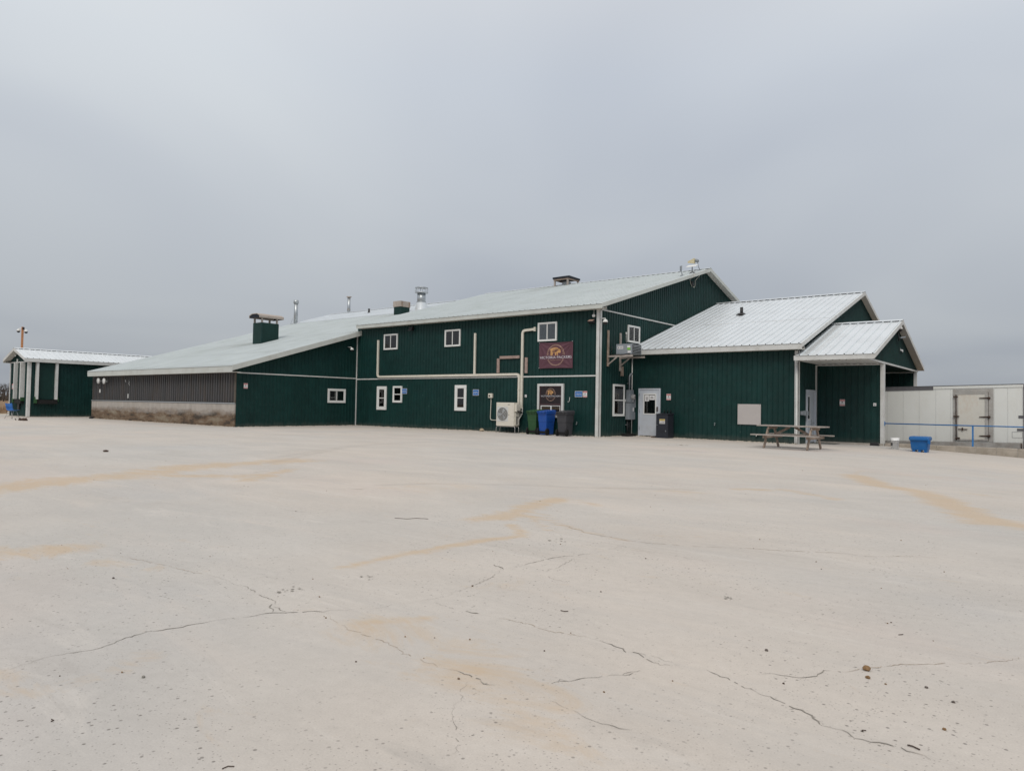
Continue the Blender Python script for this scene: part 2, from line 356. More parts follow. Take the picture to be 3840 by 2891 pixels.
# ------------------------------------------------------------------ ground
def catm(pts, n=6):
    return pts
stains = []   # (polyline px, width m, strength)
def S(pts, wd, st=1): stains.append(([G(*p) for p in pts], wd, st))
Z4 = lambda x, y: (x*.868, y*.868+1700)
Z5 = lambda x, y: (1920+x*.868, y*.868+1700)
Z6 = lambda x, y: (1200+x*.6329, 1600+y*.6329)
S([Z4(-200, 175), Z4(0, 150), Z4(300, 115), Z4(600, 92), Z4(800, 60), Z4(1150, 38), Z4(1250, 30)], .62, .95)
S([Z4(1060, 118), Z4(1160, 92), Z4(1260, 70)], .22, .8); S([Z4(760, 95), Z4(1000, 100), Z4(1130, 92)], .3, .7)
S([Z4(-80, 440), Z4(60, 425), Z4(160, 425), Z4(280, 412)], .30, .9)
S([Z6(150, 830), Z6(450, 765), Z6(750, 710), Z6(1000, 668), Z6(1180, 650), Z6(1185, 615), Z6(1130, 580)], .085, 1)
S([Z6(950, 545), Z6(1060, 540), Z6(1120, 520), Z6(1200, 490), Z6(1300, 455), Z6(1400, 430)], .22, 1)
S([Z6(1200, 520), Z6(1330, 545), Z6(1450, 585), Z6(1560, 620), Z6(1700, 650), Z6(1840, 680)], .05, .9)
S([Z6(1230, 510), Z6(1320, 600), Z6(1350, 612)], .05, .7); S([Z6(1300, 520), Z6(1440, 555)], .05, .7)
S([Z6(1400, 430), Z6(1540, 435), Z6(1640, 470)], .10, .6); S([Z6(1690, 362), Z6(1820, 366)], .15, .5); S([Z6(2080, 380), Z6(2170, 390)], .3, .5)
S([Z6(540, 350), Z6(660, 370)], .5, .35); S([Z6(820, 345), Z6(900, 360)], .2, .3)
S([Z6(310, 1150), Z6(500, 1145), Z6(690, 1130)], .07, 1); S([Z6(380, 1190), Z6(600, 1230), Z6(750, 1300), Z6(900, 1380), Z4(2100, 980)], .30, .62)
S([Z4(2000, 860), Z4(2180, 1000), Z5(100, 1060)], .28, .42); S([Z5(100, 1180), Z5(330, 1300)], .2, .4)
S([Z5(980, 155), Z5(1090, 158)], .2, .8); S([Z5(1180, 155), Z5(1300, 180), Z5(1400, 200)], .16, .55)
S([Z5(1480, 95), Z5(1500, 75), Z5(1600, 85), Z5(1800, 100), Z5(1950, 105)], .08, .6)
S([Z5(1480, 95), Z5(1600, 140), Z5(1760, 165), Z5(1850, 200), Z5(1950, 250), Z5(2060, 290), Z5(2230, 320)], .34, 1)
S([Z5(1960, 170), Z5(2060, 185)], .2, .5); S([Z5(1880, 230), Z5(2000, 300), Z5(2120, 310)], .25, .7)
S([Z4(0, 1040), Z4(280, 990), Z4(480, 940), Z4(640, 880)], .12, .45); S([Z4(0, 960), Z4(40, 960)], .10, .8)
S([Z4(430, 470), Z4(560, 480)], .15, .35); S([Z4(640, 510), Z4(720, 490)], .12, .4)
tracks = [[G(*Z6(*q)) for q in L_] for L_ in ([(-300, 215), (0, 152), (150, 124), (300, 108), (500, 96), (760, 86), (1000, 84)], [(-300, 190), (0, 140), (200, 112), (420, 98), (620, 90)], [(-500, 60), (0, 44), (300, 46), (600, 60)], [(1650, 168), (1860, 178)], [(380, 345), (700, 336), (1200, 345), (1600, 362), (2200, 372)])]
def seg_d(P, a, b):
    ab = b-a; t = np.clip(((P-a)@ab)/(ab@ab), 0, 1); return np.hypot(*((P-(a+t[:, None]*ab)).T)), t
def build_ground():
    xs = np.unique(np.concatenate([np.arange(-57, -24, .5), np.arange(-24, 6, .085), np.arange(6, 40, 1.0)]))
    ys = np.unique(np.concatenate([np.arange(-12, 0, 1.0), np.arange(0, 24, .085), np.arange(24, 29.5, .5), [29.5]]))
    nx, ny = len(xs), len(ys); XX, YY = np.meshgrid(xs, ys)
    P = np.stack([XX.ravel(), YY.ravel()], 1)
    Zv = np.array([gh(a, b) for a, b in P]); rs = np.random.RandomState(3)
    st = np.zeros(len(P))
    for pl, wd, s in stains:
        A = np.array([[p.x, p.y] for p in pl]); best = np.full(len(P), 1e9)
        lo = A.min(0)-wd*2; hi = A.max(0)+wd*2; idx = np.where((P[:, 0] > lo[0]) & (P[:, 0] < hi[0]) & (P[:, 1] > lo[1]) & (P[:, 1] < hi[1]))[0]
        if len(idx) == 0: continue
        Q = P[idx]; bd = np.full(len(Q), 1e9)
        for i in range(len(A)-1):
            d, _ = seg_d(Q, A[i], A[i+1]); bd = np.minimum(bd, d)
        v = s*np.clip(1.25-bd/wd*.9, 0, 1); st[idx] = np.maximum(st[idx], v)
    tk = np.zeros(len(P))
    for pl in tracks:
        A = np.array([[p.x, p.y] for p in pl]); bd = np.full(len(P), 1e9)
        for i in range(len(A)-1):
            d, _ = seg_d(P, A[i], A[i+1]); bd = np.minimum(bd, d)
        tk = np.maximum(tk, np.clip(1.6-bd/.10, 0, 1))
    me = bpy.data.meshes.new('ground')
    i = np.arange((nx-1)*(ny-1)); r_, c_ = i//(nx-1), i % (nx-1); a = r_*nx+c_
    F = np.stack([a, a+1, a+nx+1, a+nx], 1)
    me.vertices.add(len(P)); me.vertices.foreach_set('co', np.column_stack([P, Zv]).ravel())
    me.loops.add(F.size); me.loops.foreach_set('vertex_index', F.ravel()); me.polygons.add(len(F))
    me.polygons.foreach_set('loop_start', np.arange(0, F.size, 4)); me.polygons.foreach_set('loop_total', np.full(len(F), 4))
    me.update(); me.validate()
    at = me.attributes.new('stain', 'FLOAT', 'POINT'); at.data.foreach_set('value', st.astype(np.float32))
    at = me.attributes.new('track', 'FLOAT', 'POINT'); at.data.foreach_set('value', tk.astype(np.float32))
    o = bpy.data.objects.new('ground', me); C.objects.link(o); o['kind'] = 'structure'; o['label'] = 'pale concrete yard with rust stains and cracks'
    # material
    M = bpy.data.materials.new('yard_concrete'); M.use_nodes = True; t = M.node_tree; t.nodes.clear(); n = t.nodes.new; l = t.links.new
    oo = n('ShaderNodeOutputMaterial'); b = n('ShaderNodeBsdfPrincipled'); l(b.outputs[0], oo.inputs[0]); b.inputs['Roughness'].default_value = .9; b.inputs['Specular IOR Level'].default_value = .25
    g = n('ShaderNodeNewGeometry'); pos = g.outputs['Position']
    def noise(sc, det=5, ro=.6, st=(1, 1, 1), dist=0):
        mp = n('ShaderNodeMapping'); mp.inputs['Scale'].default_value = st; mp.inputs['Rotation'].default_value = (0, 0, R(-12)); l(pos, mp.inputs[0])
        x = n('ShaderNodeTexNoise'); x.inputs['Scale'].default_value = sc; x.inputs['Detail'].default_value = det; x.inputs['Roughness'].default_value = ro; x.inputs['Distortion'].default_value = dist
        l(mp.outputs[0], x.inputs['Vector']); return x.outputs['Fac']
    def rng(v, a_, b_, c_, d_):
        x = n('ShaderNodeMapRange'); l(v, x.inputs[0]); x.inputs[1].default_value = a_; x.inputs[2].default_value = b_; x.inputs[3].default_value = c_; x.inputs[4].default_value = d_; return x.outputs[0]
    def mix(f, c1, c2, mode='MIX'):
        x = n('ShaderNodeMixRGB'); x.blend_type = mode
        for i_, v in enumerate((f, c1, c2)):
            if isinstance(v, (int, float)): x.inputs[i_].default_value = v
            elif isinstance(v, tuple): x.inputs[i_].default_value = (*v, 1)
            else: l(v, x.inputs[i_])
        return x.outputs[0]
    def mth(op, a_, b_):
        x = n('ShaderNodeMath'); x.operation = op
        for i_, v in enumerate((a_, b_)):
            if isinstance(v, (int, float)): x.inputs[i_].default_value = v
            else: l(v, x.inputs[i_])
        return x.outputs[0]
    big = noise(.16, 4, .55); med = noise(.9, 7, .65, (.5, 1, 1), .4); fine = noise(14, 6, .7); grit = noise(130, 3, .6)
    c = mix(rng(big, .38, .62, 0, 1), (.60, .555, .505), (.545, .53, .505))
    c = mix(rng(noise(.33, 4, .5, (.6, 1, 1)), .55, .75, 0, .55), c, (.62, .54, .50))
    c = mix(rng(noise(.27, 4, .55), .56, .74, 0, .6), c, (.485, .49, .495))
    c = mix(rng(noise(2.3, 9, .74, (.18, 1.1, 1), 1.2), .56, .72, 0, .60), c, (.68, .65, .61))
    c = mix(rng(noise(1.7, 9, .75, (.22, 1.4, 1), 1.5), .57, .74, 0, .60), c, (.43, .41, .385))
    c = mix(1.0, c, rng(med, .25, .75, .91, 1.08), 'MULTIPLY')
    c = mix(1.0, c, rng(fine, .2, .8, .93, 1.06), 'MULTIPLY')
    c = mix(1.0, c, rng(grit, .2, .8, .90, 1.09), 'MULTIPLY')
    c = mix(rng(noise(.6, 9, .68, (.28, 1.3, 1), 2.2), .50, .68, 0, .5), c, (.50, .485, .465))
    c = mix(rng(noise(.45, 7, .66, (.3, 1.2, 1), 1.6), .54, .72, 0, .5), c, (.66, .60, .545))
    at_ = n('ShaderNodeAttribute'); at_.attribute_name = 'stain'
    sn = mth('ADD', at_.outputs['Fac'], rng(noise(1.5, 10, .74, (.7, 1.6, 1), 1.4), .28, .72, -.80, .48))
    sf = rng(sn, .12, .80, 0, 1)
    c = mix(mth('MULTIPLY', sf, .62), c, (.58, .44, .29))
    tr_ = n('ShaderNodeAttribute'); tr_.attribute_name = 'track'
    c = mix(mth('MULTIPLY', tr_.outputs['Fac'], rng(noise(3, 5), .3, .7, .05, .42)), c, (.40, .37, .34))
    # pits: little air holes in the slab
    def pits(sc, thr, dark, chance):
        v = n('ShaderNodeTexVoronoi'); v.inputs['Scale'].default_value = sc; l(pos, v.inputs['Vector'])
        rnd = n('ShaderNodeSeparateXYZ'); l(v.outputs['Color'], rnd.inputs[0])
        gate = rng(rnd.outputs[0], chance, chance+.12, 0, 1)
        return mth('MULTIPLY', mth('MULTIPLY', rng(v.outputs['Distance'], thr*.55, thr, 1, 0), gate), dark)
    area = rng(noise(.5, 3), .40, .56, .25, 1)
    p1 = mth('MULTIPLY', pits(24, .20, .80, .50), area); p2 = mth('MULTIPLY', pits(62, .24, .55, .45), area)
    pit = mth('MAXIMUM', p1, p2)
    c = mix(pit, c, (.20, .185, .17))
    c = mix(1.0, c, (.89, .88, .875), 'MULTIPLY')
    l(c, b.inputs['Base Color'])
    hgt = mth('ADD', mth('SUBTRACT', mth('MULTIPLY', grit, .35), mth('MULTIPLY', pit, 1.0)), mth('ADD', mth('MULTIPLY', fine, .8), mth('MULTIPLY', med, 4.0)))
    bu = n('ShaderNodeBump'); bu.inputs['Strength'].default_value = .5; bu.inputs['Distance'].default_value = .004; l(hgt, bu.inputs['Height']); l(bu.outputs[0], b.inputs['Normal'])
    me.materials.append(M)
    return o
ground = build_ground(); WL[ground.name] = Vector((0, 0, 0))
# cracks, thin ragged ribbons lying in the slab
def crack(pts, wd, m_=CRACK, seed=0, step=.022):
    gap = .05 if seed < 2 else .16
    rr = random.Random(seed); P = [G(*p) for p in pts]; out_ = []
    off = 0
    for i in range(len(P)-1):
        a, b = P[i], P[i+1]; ln = (b-a).length; n = max(2, int(ln/step)); nrm = Vector((-(b-a).y, (b-a).x, 0)).normalized()
        for k in range(n):
            t = k/n; off = off*.80+rr.gauss(0, .0075); out_.append((a.lerp(b, t)+nrm*rr.gauss(0, .0032)+nrm*off*math.sin(math.pi*min(1, t*1.0+.02))**.3, nrm))
    out_.append((P[-1], nrm)); mb = MB(); vs = []; n = len(out_)
    wv = 1
    for i, (p, nr) in enumerate(out_):
        wv = max(.12, min(2.6, wv*rr.uniform(.62, 1.58))); hw = wd*(.135 if seed > 1 else .115)*wv*min(1, .25+4*i/n, .25+4*(n-1-i)/n)
        z = gh(p.x, p.y)+.0025
        hl, hr = hw*rr.uniform(.5, 1.6), hw*rr.uniform(.5, 1.6)
        vs += [(p.x-nr.x*hl, p.y-nr.y*hl, z), (p.x+nr.x*hr, p.y+nr.y*hr, z)]
    fs = []; on = True
    for i in range(n-1):
        if rr.random() < (gap if on else .45): on = not on
        if on or m_ is CRACK and wd > .0095 and rr.random() < .7: fs.append((2*i, 2*i+1, 2*i+3, 2*i+2))
        elif rr.random() < .25: fs.append((2*i, 2*i+1, 2*i+3, 2*i+2))
    mb.add(vs, fs)
    return ob('crack', mb, m_, ground)
CR = [([Z4(-30, 950), Z4(0, 940), Z4(220, 878), Z4(440, 840), Z4(500, 820), Z4(545, 797), Z4(620, 775), Z4(740, 755), Z4(830, 740), Z4(950, 722), Z4(1050, 710), Z4(1180, 690), Z4(1250, 686), Z4(1400, 685), Z4(1530, 675), Z4(1640, 667), Z4(1740, 645), Z4(1855, 630), Z4(1925, 617), Z4(1950, 602), Z4(2040, 573), Z4(2120, 540), Z4(2175, 500)], .010, CRACK),
      ([Z4(2175, 500), Z5(0, 495), Z5(60, 480), Z5(190, 450), Z5(320, 435), Z5(440, 410), Z5(520, 385)], .009, CRACK),
      ([Z5(100, 285), Z5(250, 315), Z5(330, 345), Z5(500, 378), Z5(620, 390), Z5(760, 400), Z5(960, 408), Z5(1240, 423), Z5(1400, 430), Z5(1560, 445), Z5(1840, 448)], .010, CRACKR),
      ([Z4(2130, 480), Z4(2175, 500)], .012, CRACK), ([Z4(920, 530), Z4(1000, 560), Z4(1060, 575), Z4(1100, 600), Z4(1170, 630), Z4(1182, 655)], .006, CRACK),
      ([Z4(1182, 650), Z4(1165, 668), Z4(1178, 685)], .024, CRACK), ([Z4(1185, 662), Z4(1235, 684)], .007, CRACK),
      ([Z4(380, 425), Z4(560, 450), Z4(700, 480), Z4(840, 515), Z4(920, 530)], .006, CRACKR),
      ([Z4(1400, 690), Z4(1440, 725), Z4(1560, 780), Z4(1650, 810), Z4(1800, 885), Z4(1930, 930)], .004, CRACKR),
      ([Z4(1930, 932), Z4(1990, 948), Z4(2040, 965), Z4(2140, 1000)], .012, CRACK),
      ([Z4(1875, 640), Z4(1940, 665), Z4(2020, 685)], .006, CRACK), ([Z4(2010, 682), Z4(2070, 692)], .018, CRACK), ([Z4(2070, 692), Z4(2200, 722), Z5(120, 760), Z5(330, 795)], .005, CRACKR),
      ([Z5(330, 795), Z5(430, 825), Z5(490, 860), Z5(560, 875), Z5(640, 915), Z5(725, 915)], .009, CRACK), ([Z5(490, 850), Z5(600, 873), Z5(700, 905)], .005, CRACK),
      ([Z5(840, 935), Z5(900, 965), Z5(1000, 1015), Z5(1070, 1040)], .007, CRACK),
      ([Z5(1060, 1036), Z5(1120, 1050), Z5(1180, 1080), Z5(1270, 1120), Z5(1330, 1170)], .015, CRACK), ([Z5(1330, 1170), Z5(1430, 1195), Z5(1480, 1230), Z5(1620, 1255), Z5(1740, 1290), Z5(1810, 1325)], .009, CRACK),
      ([Z5(1080, 955), Z5(1130, 950), Z5(1240, 965), Z5(1300, 965), Z5(1380, 940)], .010, CRACK), ([Z5(1380, 940), Z5(1500, 930), Z5(1600, 920), Z5(1780, 910), Z5(1960, 910), Z5(2110, 897), Z5(2230, 868)], .006, CRACKR),
      ([Z5(150, 1000), Z5(230, 985), Z5(330, 970), Z5(480, 960), Z5(560, 940), Z5(620, 930)], .006, CRACK), ([Z5(485, 962), Z5(525, 948)], .022, CRACK), ([Z5(200, 990), Z5(240, 984)], .016, CRACK),
      ([Z5(160, 1070), Z5(240, 1105), Z5(300, 1130), Z5(390, 1165), Z5(520, 1195)], .007, CRACK), ([Z5(150, 515), Z5(200, 490), Z5(270, 455)], .007, CRACK),
      ([Z5(120, 525), Z5(180, 545), Z5(240, 558)], .009, CRACK), ([Z5(370, 378), Z5(500, 408), Z5(640, 430), Z5(740, 448), Z5(860, 470)], .005, CRACK), ([Z5(440, 410), Z5(620, 432)], .004, CRACKR),
      ([Z4(2020, 985), Z4(1985, 1040), Z4(1955, 1110), Z4(1950, 1160), Z4(1955, 1300)], .004, CRACK), ([Z4(1480, 155), Z4(1590, 153)], .02, CRACKR), ([Z4(1080, 87), Z4(1200, 68)], .02, CRACKR)]
for i, (p, wd, mm_) in enumerate(CR): crack(p, wd, mm_, i)

# field, gravel verge, far terrain
FIELD = mat('stubble_field', (.235, .155, .095), .95, 0, .35, .35, .1, .5, 3, dirt=(.33, .25, .16), dscale=.9, damt=.8)
mb = MB(); rad = 3500
mb.add([(-rad, -rad, -.9), (rad, -rad, -.9), (rad, rad, -.9), (-rad, rad, -.9)], [(0, 1, 2, 3)])
o = ob('terrain', mb, FIELD, None, kind='structure')
mb = MB(); mb.add([(-900, -300, -.06), (-56.9, -300, -.06), (-56.9, 900, -.06), (-900, 900, -.06)], [(0, 1, 2, 3)])
mb.add([(-900, -300, -.06), (-900, -300, -.88), (-900, 900, -.88), (-900, 900, -.06)], [(0, 1, 2, 3)])
ob('field', mb, FIELD, None, kind='structure')
VERGE = mat('pale_gravel', (.44, .39, .32), .95, 0, .3, 9, .1, .5, 40)
mb = MB(); mb.add([(-62, -60, -.02), (-56.95, -60, -.02), (-56.95, 90, -.02), (-62, 90, -.02)], [(0, 1, 2, 3)])
ob('gravel_verge', mb, VERGE, None, kind='structure')
# back yard behind the buildings (closes the ground under and behind them), pit beside the dock
mb = MB(); mb.box((-57, 29.52, -.4), (-8.3, 90, -.03)); mb.box((-8.28, 40.2, -.4), (40, 90, -.06)); ob('yard_slab', mb, CONC, None, kind='structure')
mb = MB(); mb.add([(-8.28, 29.5, -1.15), (40, 29.5, -1.15), (40, 40.2, -1.15), (-8.28, 40.2, -1.15)], [(0, 1, 2, 3)]); ob('loading_pit', mb, CONC, None, kind='structure')
# stubble rows
mb = MB(); rr = random.Random(5)
for _ in range(9000):
    x = -62-abs(rr.gauss(0, 22)); y = rr.uniform(2, 45); y = round(y/.75)*.75+rr.gauss(0, .06); h_ = rr.uniform(.12, .42); a = rr.uniform(0, 3.14); dx, dy = math.cos(a)*.02, math.sin(a)*.02; lx, ly = rr.gauss(0, .08), rr.gauss(0, .08)
    mb.add([(x-dx, y-dy, -.06), (x+dx, y+dy, -.06), (x+lx, y+ly, h_)], [(0, 1, 2)])
tag(ob('corn_stubble', mb, STUB, None, kind='stuff'), 'dry brown corn stubble covering the field left of the dock building', 'stubble')

# distant bare trees
def bare_tree(x, y, h_, seed):
    rr = random.Random(seed); t = thing('bare_tree', 'leafless grey tree in the distant tree line beyond the field', 'tree', (x, y, -.06), 'bare trees far beyond the field')
    tr = MB(); cr_ = MB(); tr.tube([(x, y, -.1), (x+rr.uniform(-.2, .2), y, h_*.3), (x+rr.uniform(-.3, .3), y, h_*.55)], [h_*.035, h_*.026, h_*.016], 6)
    def br(p, d, ln, r, lv):
        q = p+d*ln*.5+Vector((rr.gauss(0, .06), rr.gauss(0, .06), .03))*ln; e = p+d*ln
        cr_.tube([p, q, e], [r, r*.8, r*.5], 3 if lv else 4, False)
        if lv < 4:
            for k in range(4 if lv else 3):
                d2 = (d+Vector((rr.gauss(0, .5), rr.gauss(0, .5), rr.gauss(.12, .3)))).normalized(); br(p.lerp(e, rr.uniform(.35, 1)), d2, ln*rr.uniform(.5, .75), r*.6, lv+1)
    for k in range(9):
        z = h_*rr.uniform(.18, .55); a = rr.uniform(0, 6.28); br(Vector((x, y, z)), Vector((math.cos(a)*.8, math.sin(a)*.8, rr.uniform(.5, 1.2))).normalized(), h_*.34, h_*.011, 0)
    ob('trunk', tr, BARK, t); ob('crown', cr_, BARK, t)
for i, (px_, dist, hh) in enumerate([(-150, 240, 7.5), (-95, 250, 6.8), (-45, 235, 7.4), (-12, 245, 7.6), (14, 240, 7.0), (34, 262, 6.2), (62, 250, 6.6), (95, 245, 7.2)]):
    d = ray(px_, 1490); d.z = 0; d.normalize(); bare_tree(d.x*dist, d.y*dist, hh*.68, 40+i)
mb = MB(); rr = random.Random(8)
for _ in range(5000):
    d = ray(rr.uniform(-900, 160), 1490); d.z = 0; d.normalize(); ds = rr.uniform(255, 300); p = d*ds; s_ = rr.uniform(.25, 1.0); z = abs(rr.gauss(0, 1.0)); a = rr.uniform(0, 6.28)
    mb.add([(p.x, p.y, z-.1), (p.x+math.cos(a)*s_, p.y+math.sin(a)*s_, z+rr.uniform(-.2, .4)), (p.x+math.cos(a)*s_*.4, p.y+math.sin(a)*s_*.4, z+rr.uniform(.4, 1.3))], [(0, 1, 2)])
tag(ob('far_hedgerow', mb, mat('hedge', (.085, .07, .058), .95, 0, .4, .5), None, kind='stuff'), 'low brown brush of the far hedgerow under the bare trees', 'brush')

# ------------------------------------------------------------------ buildings
MS, BS, WS, PS = .294, .304, .330, .336
# windows and doors in wall coordinates (x along wall, y into wall, z up)
def window(parent, T, x0, x1, z0, z1, kind='slider', trim=.06, deep=False, tm=VINYL, curtain=None, inner=None):
    inner = inner or DARK
    a = MB(); a.ring(x0, x1, z0, z1, trim, -.062, .03, T)
    wdw = ob('window', a, tm, parent, bevel=.004)
    u0, u1, v0, v1 = x0+trim, x1-trim, z0+trim, z1-trim
    ob('sash', MB().ring(u0, u1, v0, v1, .02, -.045, .02, T), tm, wdw)
    b = MB()
    if kind == 'slider':
        c = (u0+u1)/2; b.wbox(c-.022, c+.022, -.052, .02, v0+.028, v1-.028, T); parts = [(u0+.028, c-.022, v0+.028, v1-.028), (c+.022, u1-.028, v0+.028, v1-.028)]
    else:
        c = (v0+v1)/2; b.wbox(u0+.028, u1-.028, -.052, .02, c-.02, c+.02, T); parts = [(u0+.028, u1-.028, v0+.028, c-.02), (u0+.028, u1-.028, c+.02, v1-.028)]
    ob('meeting_rail', b, tm, wdw)
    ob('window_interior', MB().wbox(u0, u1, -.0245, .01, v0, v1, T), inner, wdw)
    for p in parts: ob('pane', MB().wbox(p[0], p[1], -.040, -.036, p[2], p[3], T), GLASS, wdw)
    if curtain:
        cm = MB(); n = 14
        for k in range(n):
            a0 = curtain[0]+(curtain[1]-curtain[0])*k/n; a1 = curtain[0]+(curtain[1]-curtain[0])*(k+1)/n; tp = curtain[3]
            cm.add([T @ Vector(q) for q in ((a0, -.027-.006*(k % 2), curtain[2]), (a1, -.027-.006*((k+1) % 2), curtain[2]), (a1+tp*.5, -.027-.006*((k+1) % 2), curtain[4]), (a0+tp, -.027-.006*(k % 2), curtain[4]))], [(0, 1, 2, 3)])
        ob('curtain', cm, CURT, wdw)
    return wdw

# --- two-storey main building
X0, X1, Y0 = -30.6, -15.27, 24.6
RY, RZ = 34.8, 8.475; EY, EZ = 24.25, 5.373; BY = 2*RY-EY
main = thing('main_building', 'dark green two-storey metal clad packing building with pale ribbed gable roof', 'building', ((X0+X1)/2, 35, 0))
siding(main, X0, Y0, 0, X1-X0, -.35, 2.46, GREEN); siding(main, X0, Y0, 0, X1-X0, 2.52, 5.32, GREEN)
rl = lambda s: min(EZ+MS*(Y0+s-EY), EZ+MS*(BY-Y0-s))-.06
siding(main, X1, Y0, R(90), 2*(RY-Y0), -.35, 5.16, GREEN); siding(main, X1, Y0, R(90), 2*(RY-Y0), 5.22, rl, GREEN)
siding(main, X1, 2*RY-Y0, R(180), X1-X0, -.35, 5.3, GREEN)
T1 = wallT(0, Y0, 0); TR = wallT(X1, 0, R(90))
mb = MB(); mb.box((X0+.1, Y0+.02, -.35), (X1-.03, 2*RY-Y0-.03, 5.2)); ob('wall_core', mb, DARK, main)
mb = MB(); mb.box((X0, Y0-.03, 2.462), (X1-.1, Y0+.01, 2.518)); ob('trim_strip', mb, WHITE, main)
mb = MB(); mb.box((X1-.01, Y0+.1, 5.165), (X1+.035, 31.5, 5.218)); ob('trim_strip', mb, WHITE, main)
XL, XR = -30.28, -14.95
roofside(main, XL, EY, EZ, 0, XR-XL, RY-EY, MS, ROOFG, y0=-.05); roofside(main, XR, BY, EZ, R(180), XR-XL, RY-EY, MS, ROOFG)
mb = MB(); slab(mb, XL+.01, XR-.01, [(EY+.02, EZ-.004), (RY, RZ-.01)], .05); slab(mb, XL+.01, XR-.01, [(BY-.02, EZ-.004), (RY, RZ-.01)], .05); ob('roof_deck', mb, SOFF, main)
mb = MB(); slab(mb, XL-.01, XR+.02, [(RY-.20, RZ-.015), (RY, RZ+.045)], .008); slab(mb, XL-.01, XR+.02, [(RY+.20, RZ-.015), (RY, RZ+.045)], .008); ob('ridge_cap', mb, ROOFW, main)
mb = MB(); mb.box((XL, EY-.02, EZ-.19), (XR, EY+.005, EZ-.01)); ob('fascia', mb, FASC, main)
mb = MB(); mb.box((XL, EY+.006, EZ-.185), (XR, Y0+.02, EZ-.165)); mb.box((X1+.03, Y0, EZ-.165), (XR-.03, Y0+.03, EZ-.08)); ob('soffit', mb, SOFF, main)
def rakeX(parent, x, ya, za, yb, zb, h_=.17, th=.024, m_=FASC):
    mb = MB(); slab(mb, x-th, x, [(ya, za+.012), (yb, zb+.012)], h_); return ob('rake_board', mb, m_, parent)
rakeX(main, XR+.024, EY-.02, EZ, RY, RZ); rakeX(main, XR+.024, BY, EZ, RY, RZ)
mb = MB(); slab(mb, X1+.03, XR, [(EY+.05, EZ-.14), (RY, RZ-.14)], .012); slab(mb, X1+.03, XR, [(BY-.05, EZ-.14), (RY, RZ-.14)], .012); ob('gable_soffit', mb, SOFF, main)
mb = MB(); slab(mb, XL-.02, XL+.008, [(EY-.02, EZ+.01), (RY, RZ+.01)], .14); ob('rake_board', mb, FASC, main)
mb = MB(); slab(mb, XL+.02, XL+.06, [(Y0, EZ-.05), (RY, RZ-.1)], .42); ob('step_flashing', mb, GREENF, main)
mb = MB(); mb.box((X1-.13, Y0-.045, -.02), (X1+.045, Y0-.022, 5.19)); mb.box((X1+.022, Y0-.045, -.02), (X1+.05, Y0+.09, 5.16)); ob('corner_trim', mb, WHITE, main)
mb = MB(); mb.box((X1-.125, Y0-.06, -.02), (X1+.0, Y0-.0455, 1.18)); mb.box((X1-.118, Y0-.0575, 1.181), (X1+.005, Y0-.0455, 3.0)); ob('corner_cover', mb, WHITE, main)
# windows
window(main, T1, -28.41, -27.37, 4.0, 4.807, 'slider', inner=SKYREF); window(main, T1, -23.99, -22.97, 3.99, 4.80, 'slider', inner=SKYREF); window(main, T1, -18.38, -17.38, 4.0, 4.815, 'slider', inner=SKYREF)
window(main, T1, -28.87, -28.13, .88, 2.10, 'hung', .15, curtain=(-28.62, -28.38, 1.08, .0, 1.9)); window(main, T1, -27.63, -26.95, 1.27, 2.11, 'hung', .08)
window(main, T1, -23.25, -22.51, .93, 2.14, 'hung', .14, curtain=(-23.05, -22.72, 1.12, .22, 1.95))
window(main, TR, 26.85, 27.88, 4.04, 4.78, 'slider', inner=SKYREF); window(main, TR, 25.68, 26.60, .845, 2.187, 'hung', .07)
# storefront window with the printed film
sf = ob('storefront_window', MB().ring(-18.33, -16.97, .735, 2.175, .10, -.085, .03, T1), WHITE, main, bevel=.004)
ob('inner_frame', MB().ring(-18.23, -17.07, .835, 2.075, .05, -.05, .02, T1), MAROON, sf)
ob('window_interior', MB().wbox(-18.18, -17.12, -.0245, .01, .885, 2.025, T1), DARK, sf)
ob('transom', MB().wbox(-18.18, -17.12, -.055, .0, 1.25, 1.33, T1), MAROON, sf)
ob('slider_frame', MB().ring(-18.15, -17.60, .90, 1.245, .035, -.06, -.01, T1).ring(-17.6, -17.14, .90, 1.245, .02, -.055, -.01, T1), VINYL, sf)
ob('pane', MB().wbox(-18.17, -17.13, -.036, -.033, .89, 1.24, T1), GLASS, sf)
ob('printed_film', MB().wbox(-18.18, -17.12, -.036, -.026, 1.331, 2.024, T1), POST, sf)

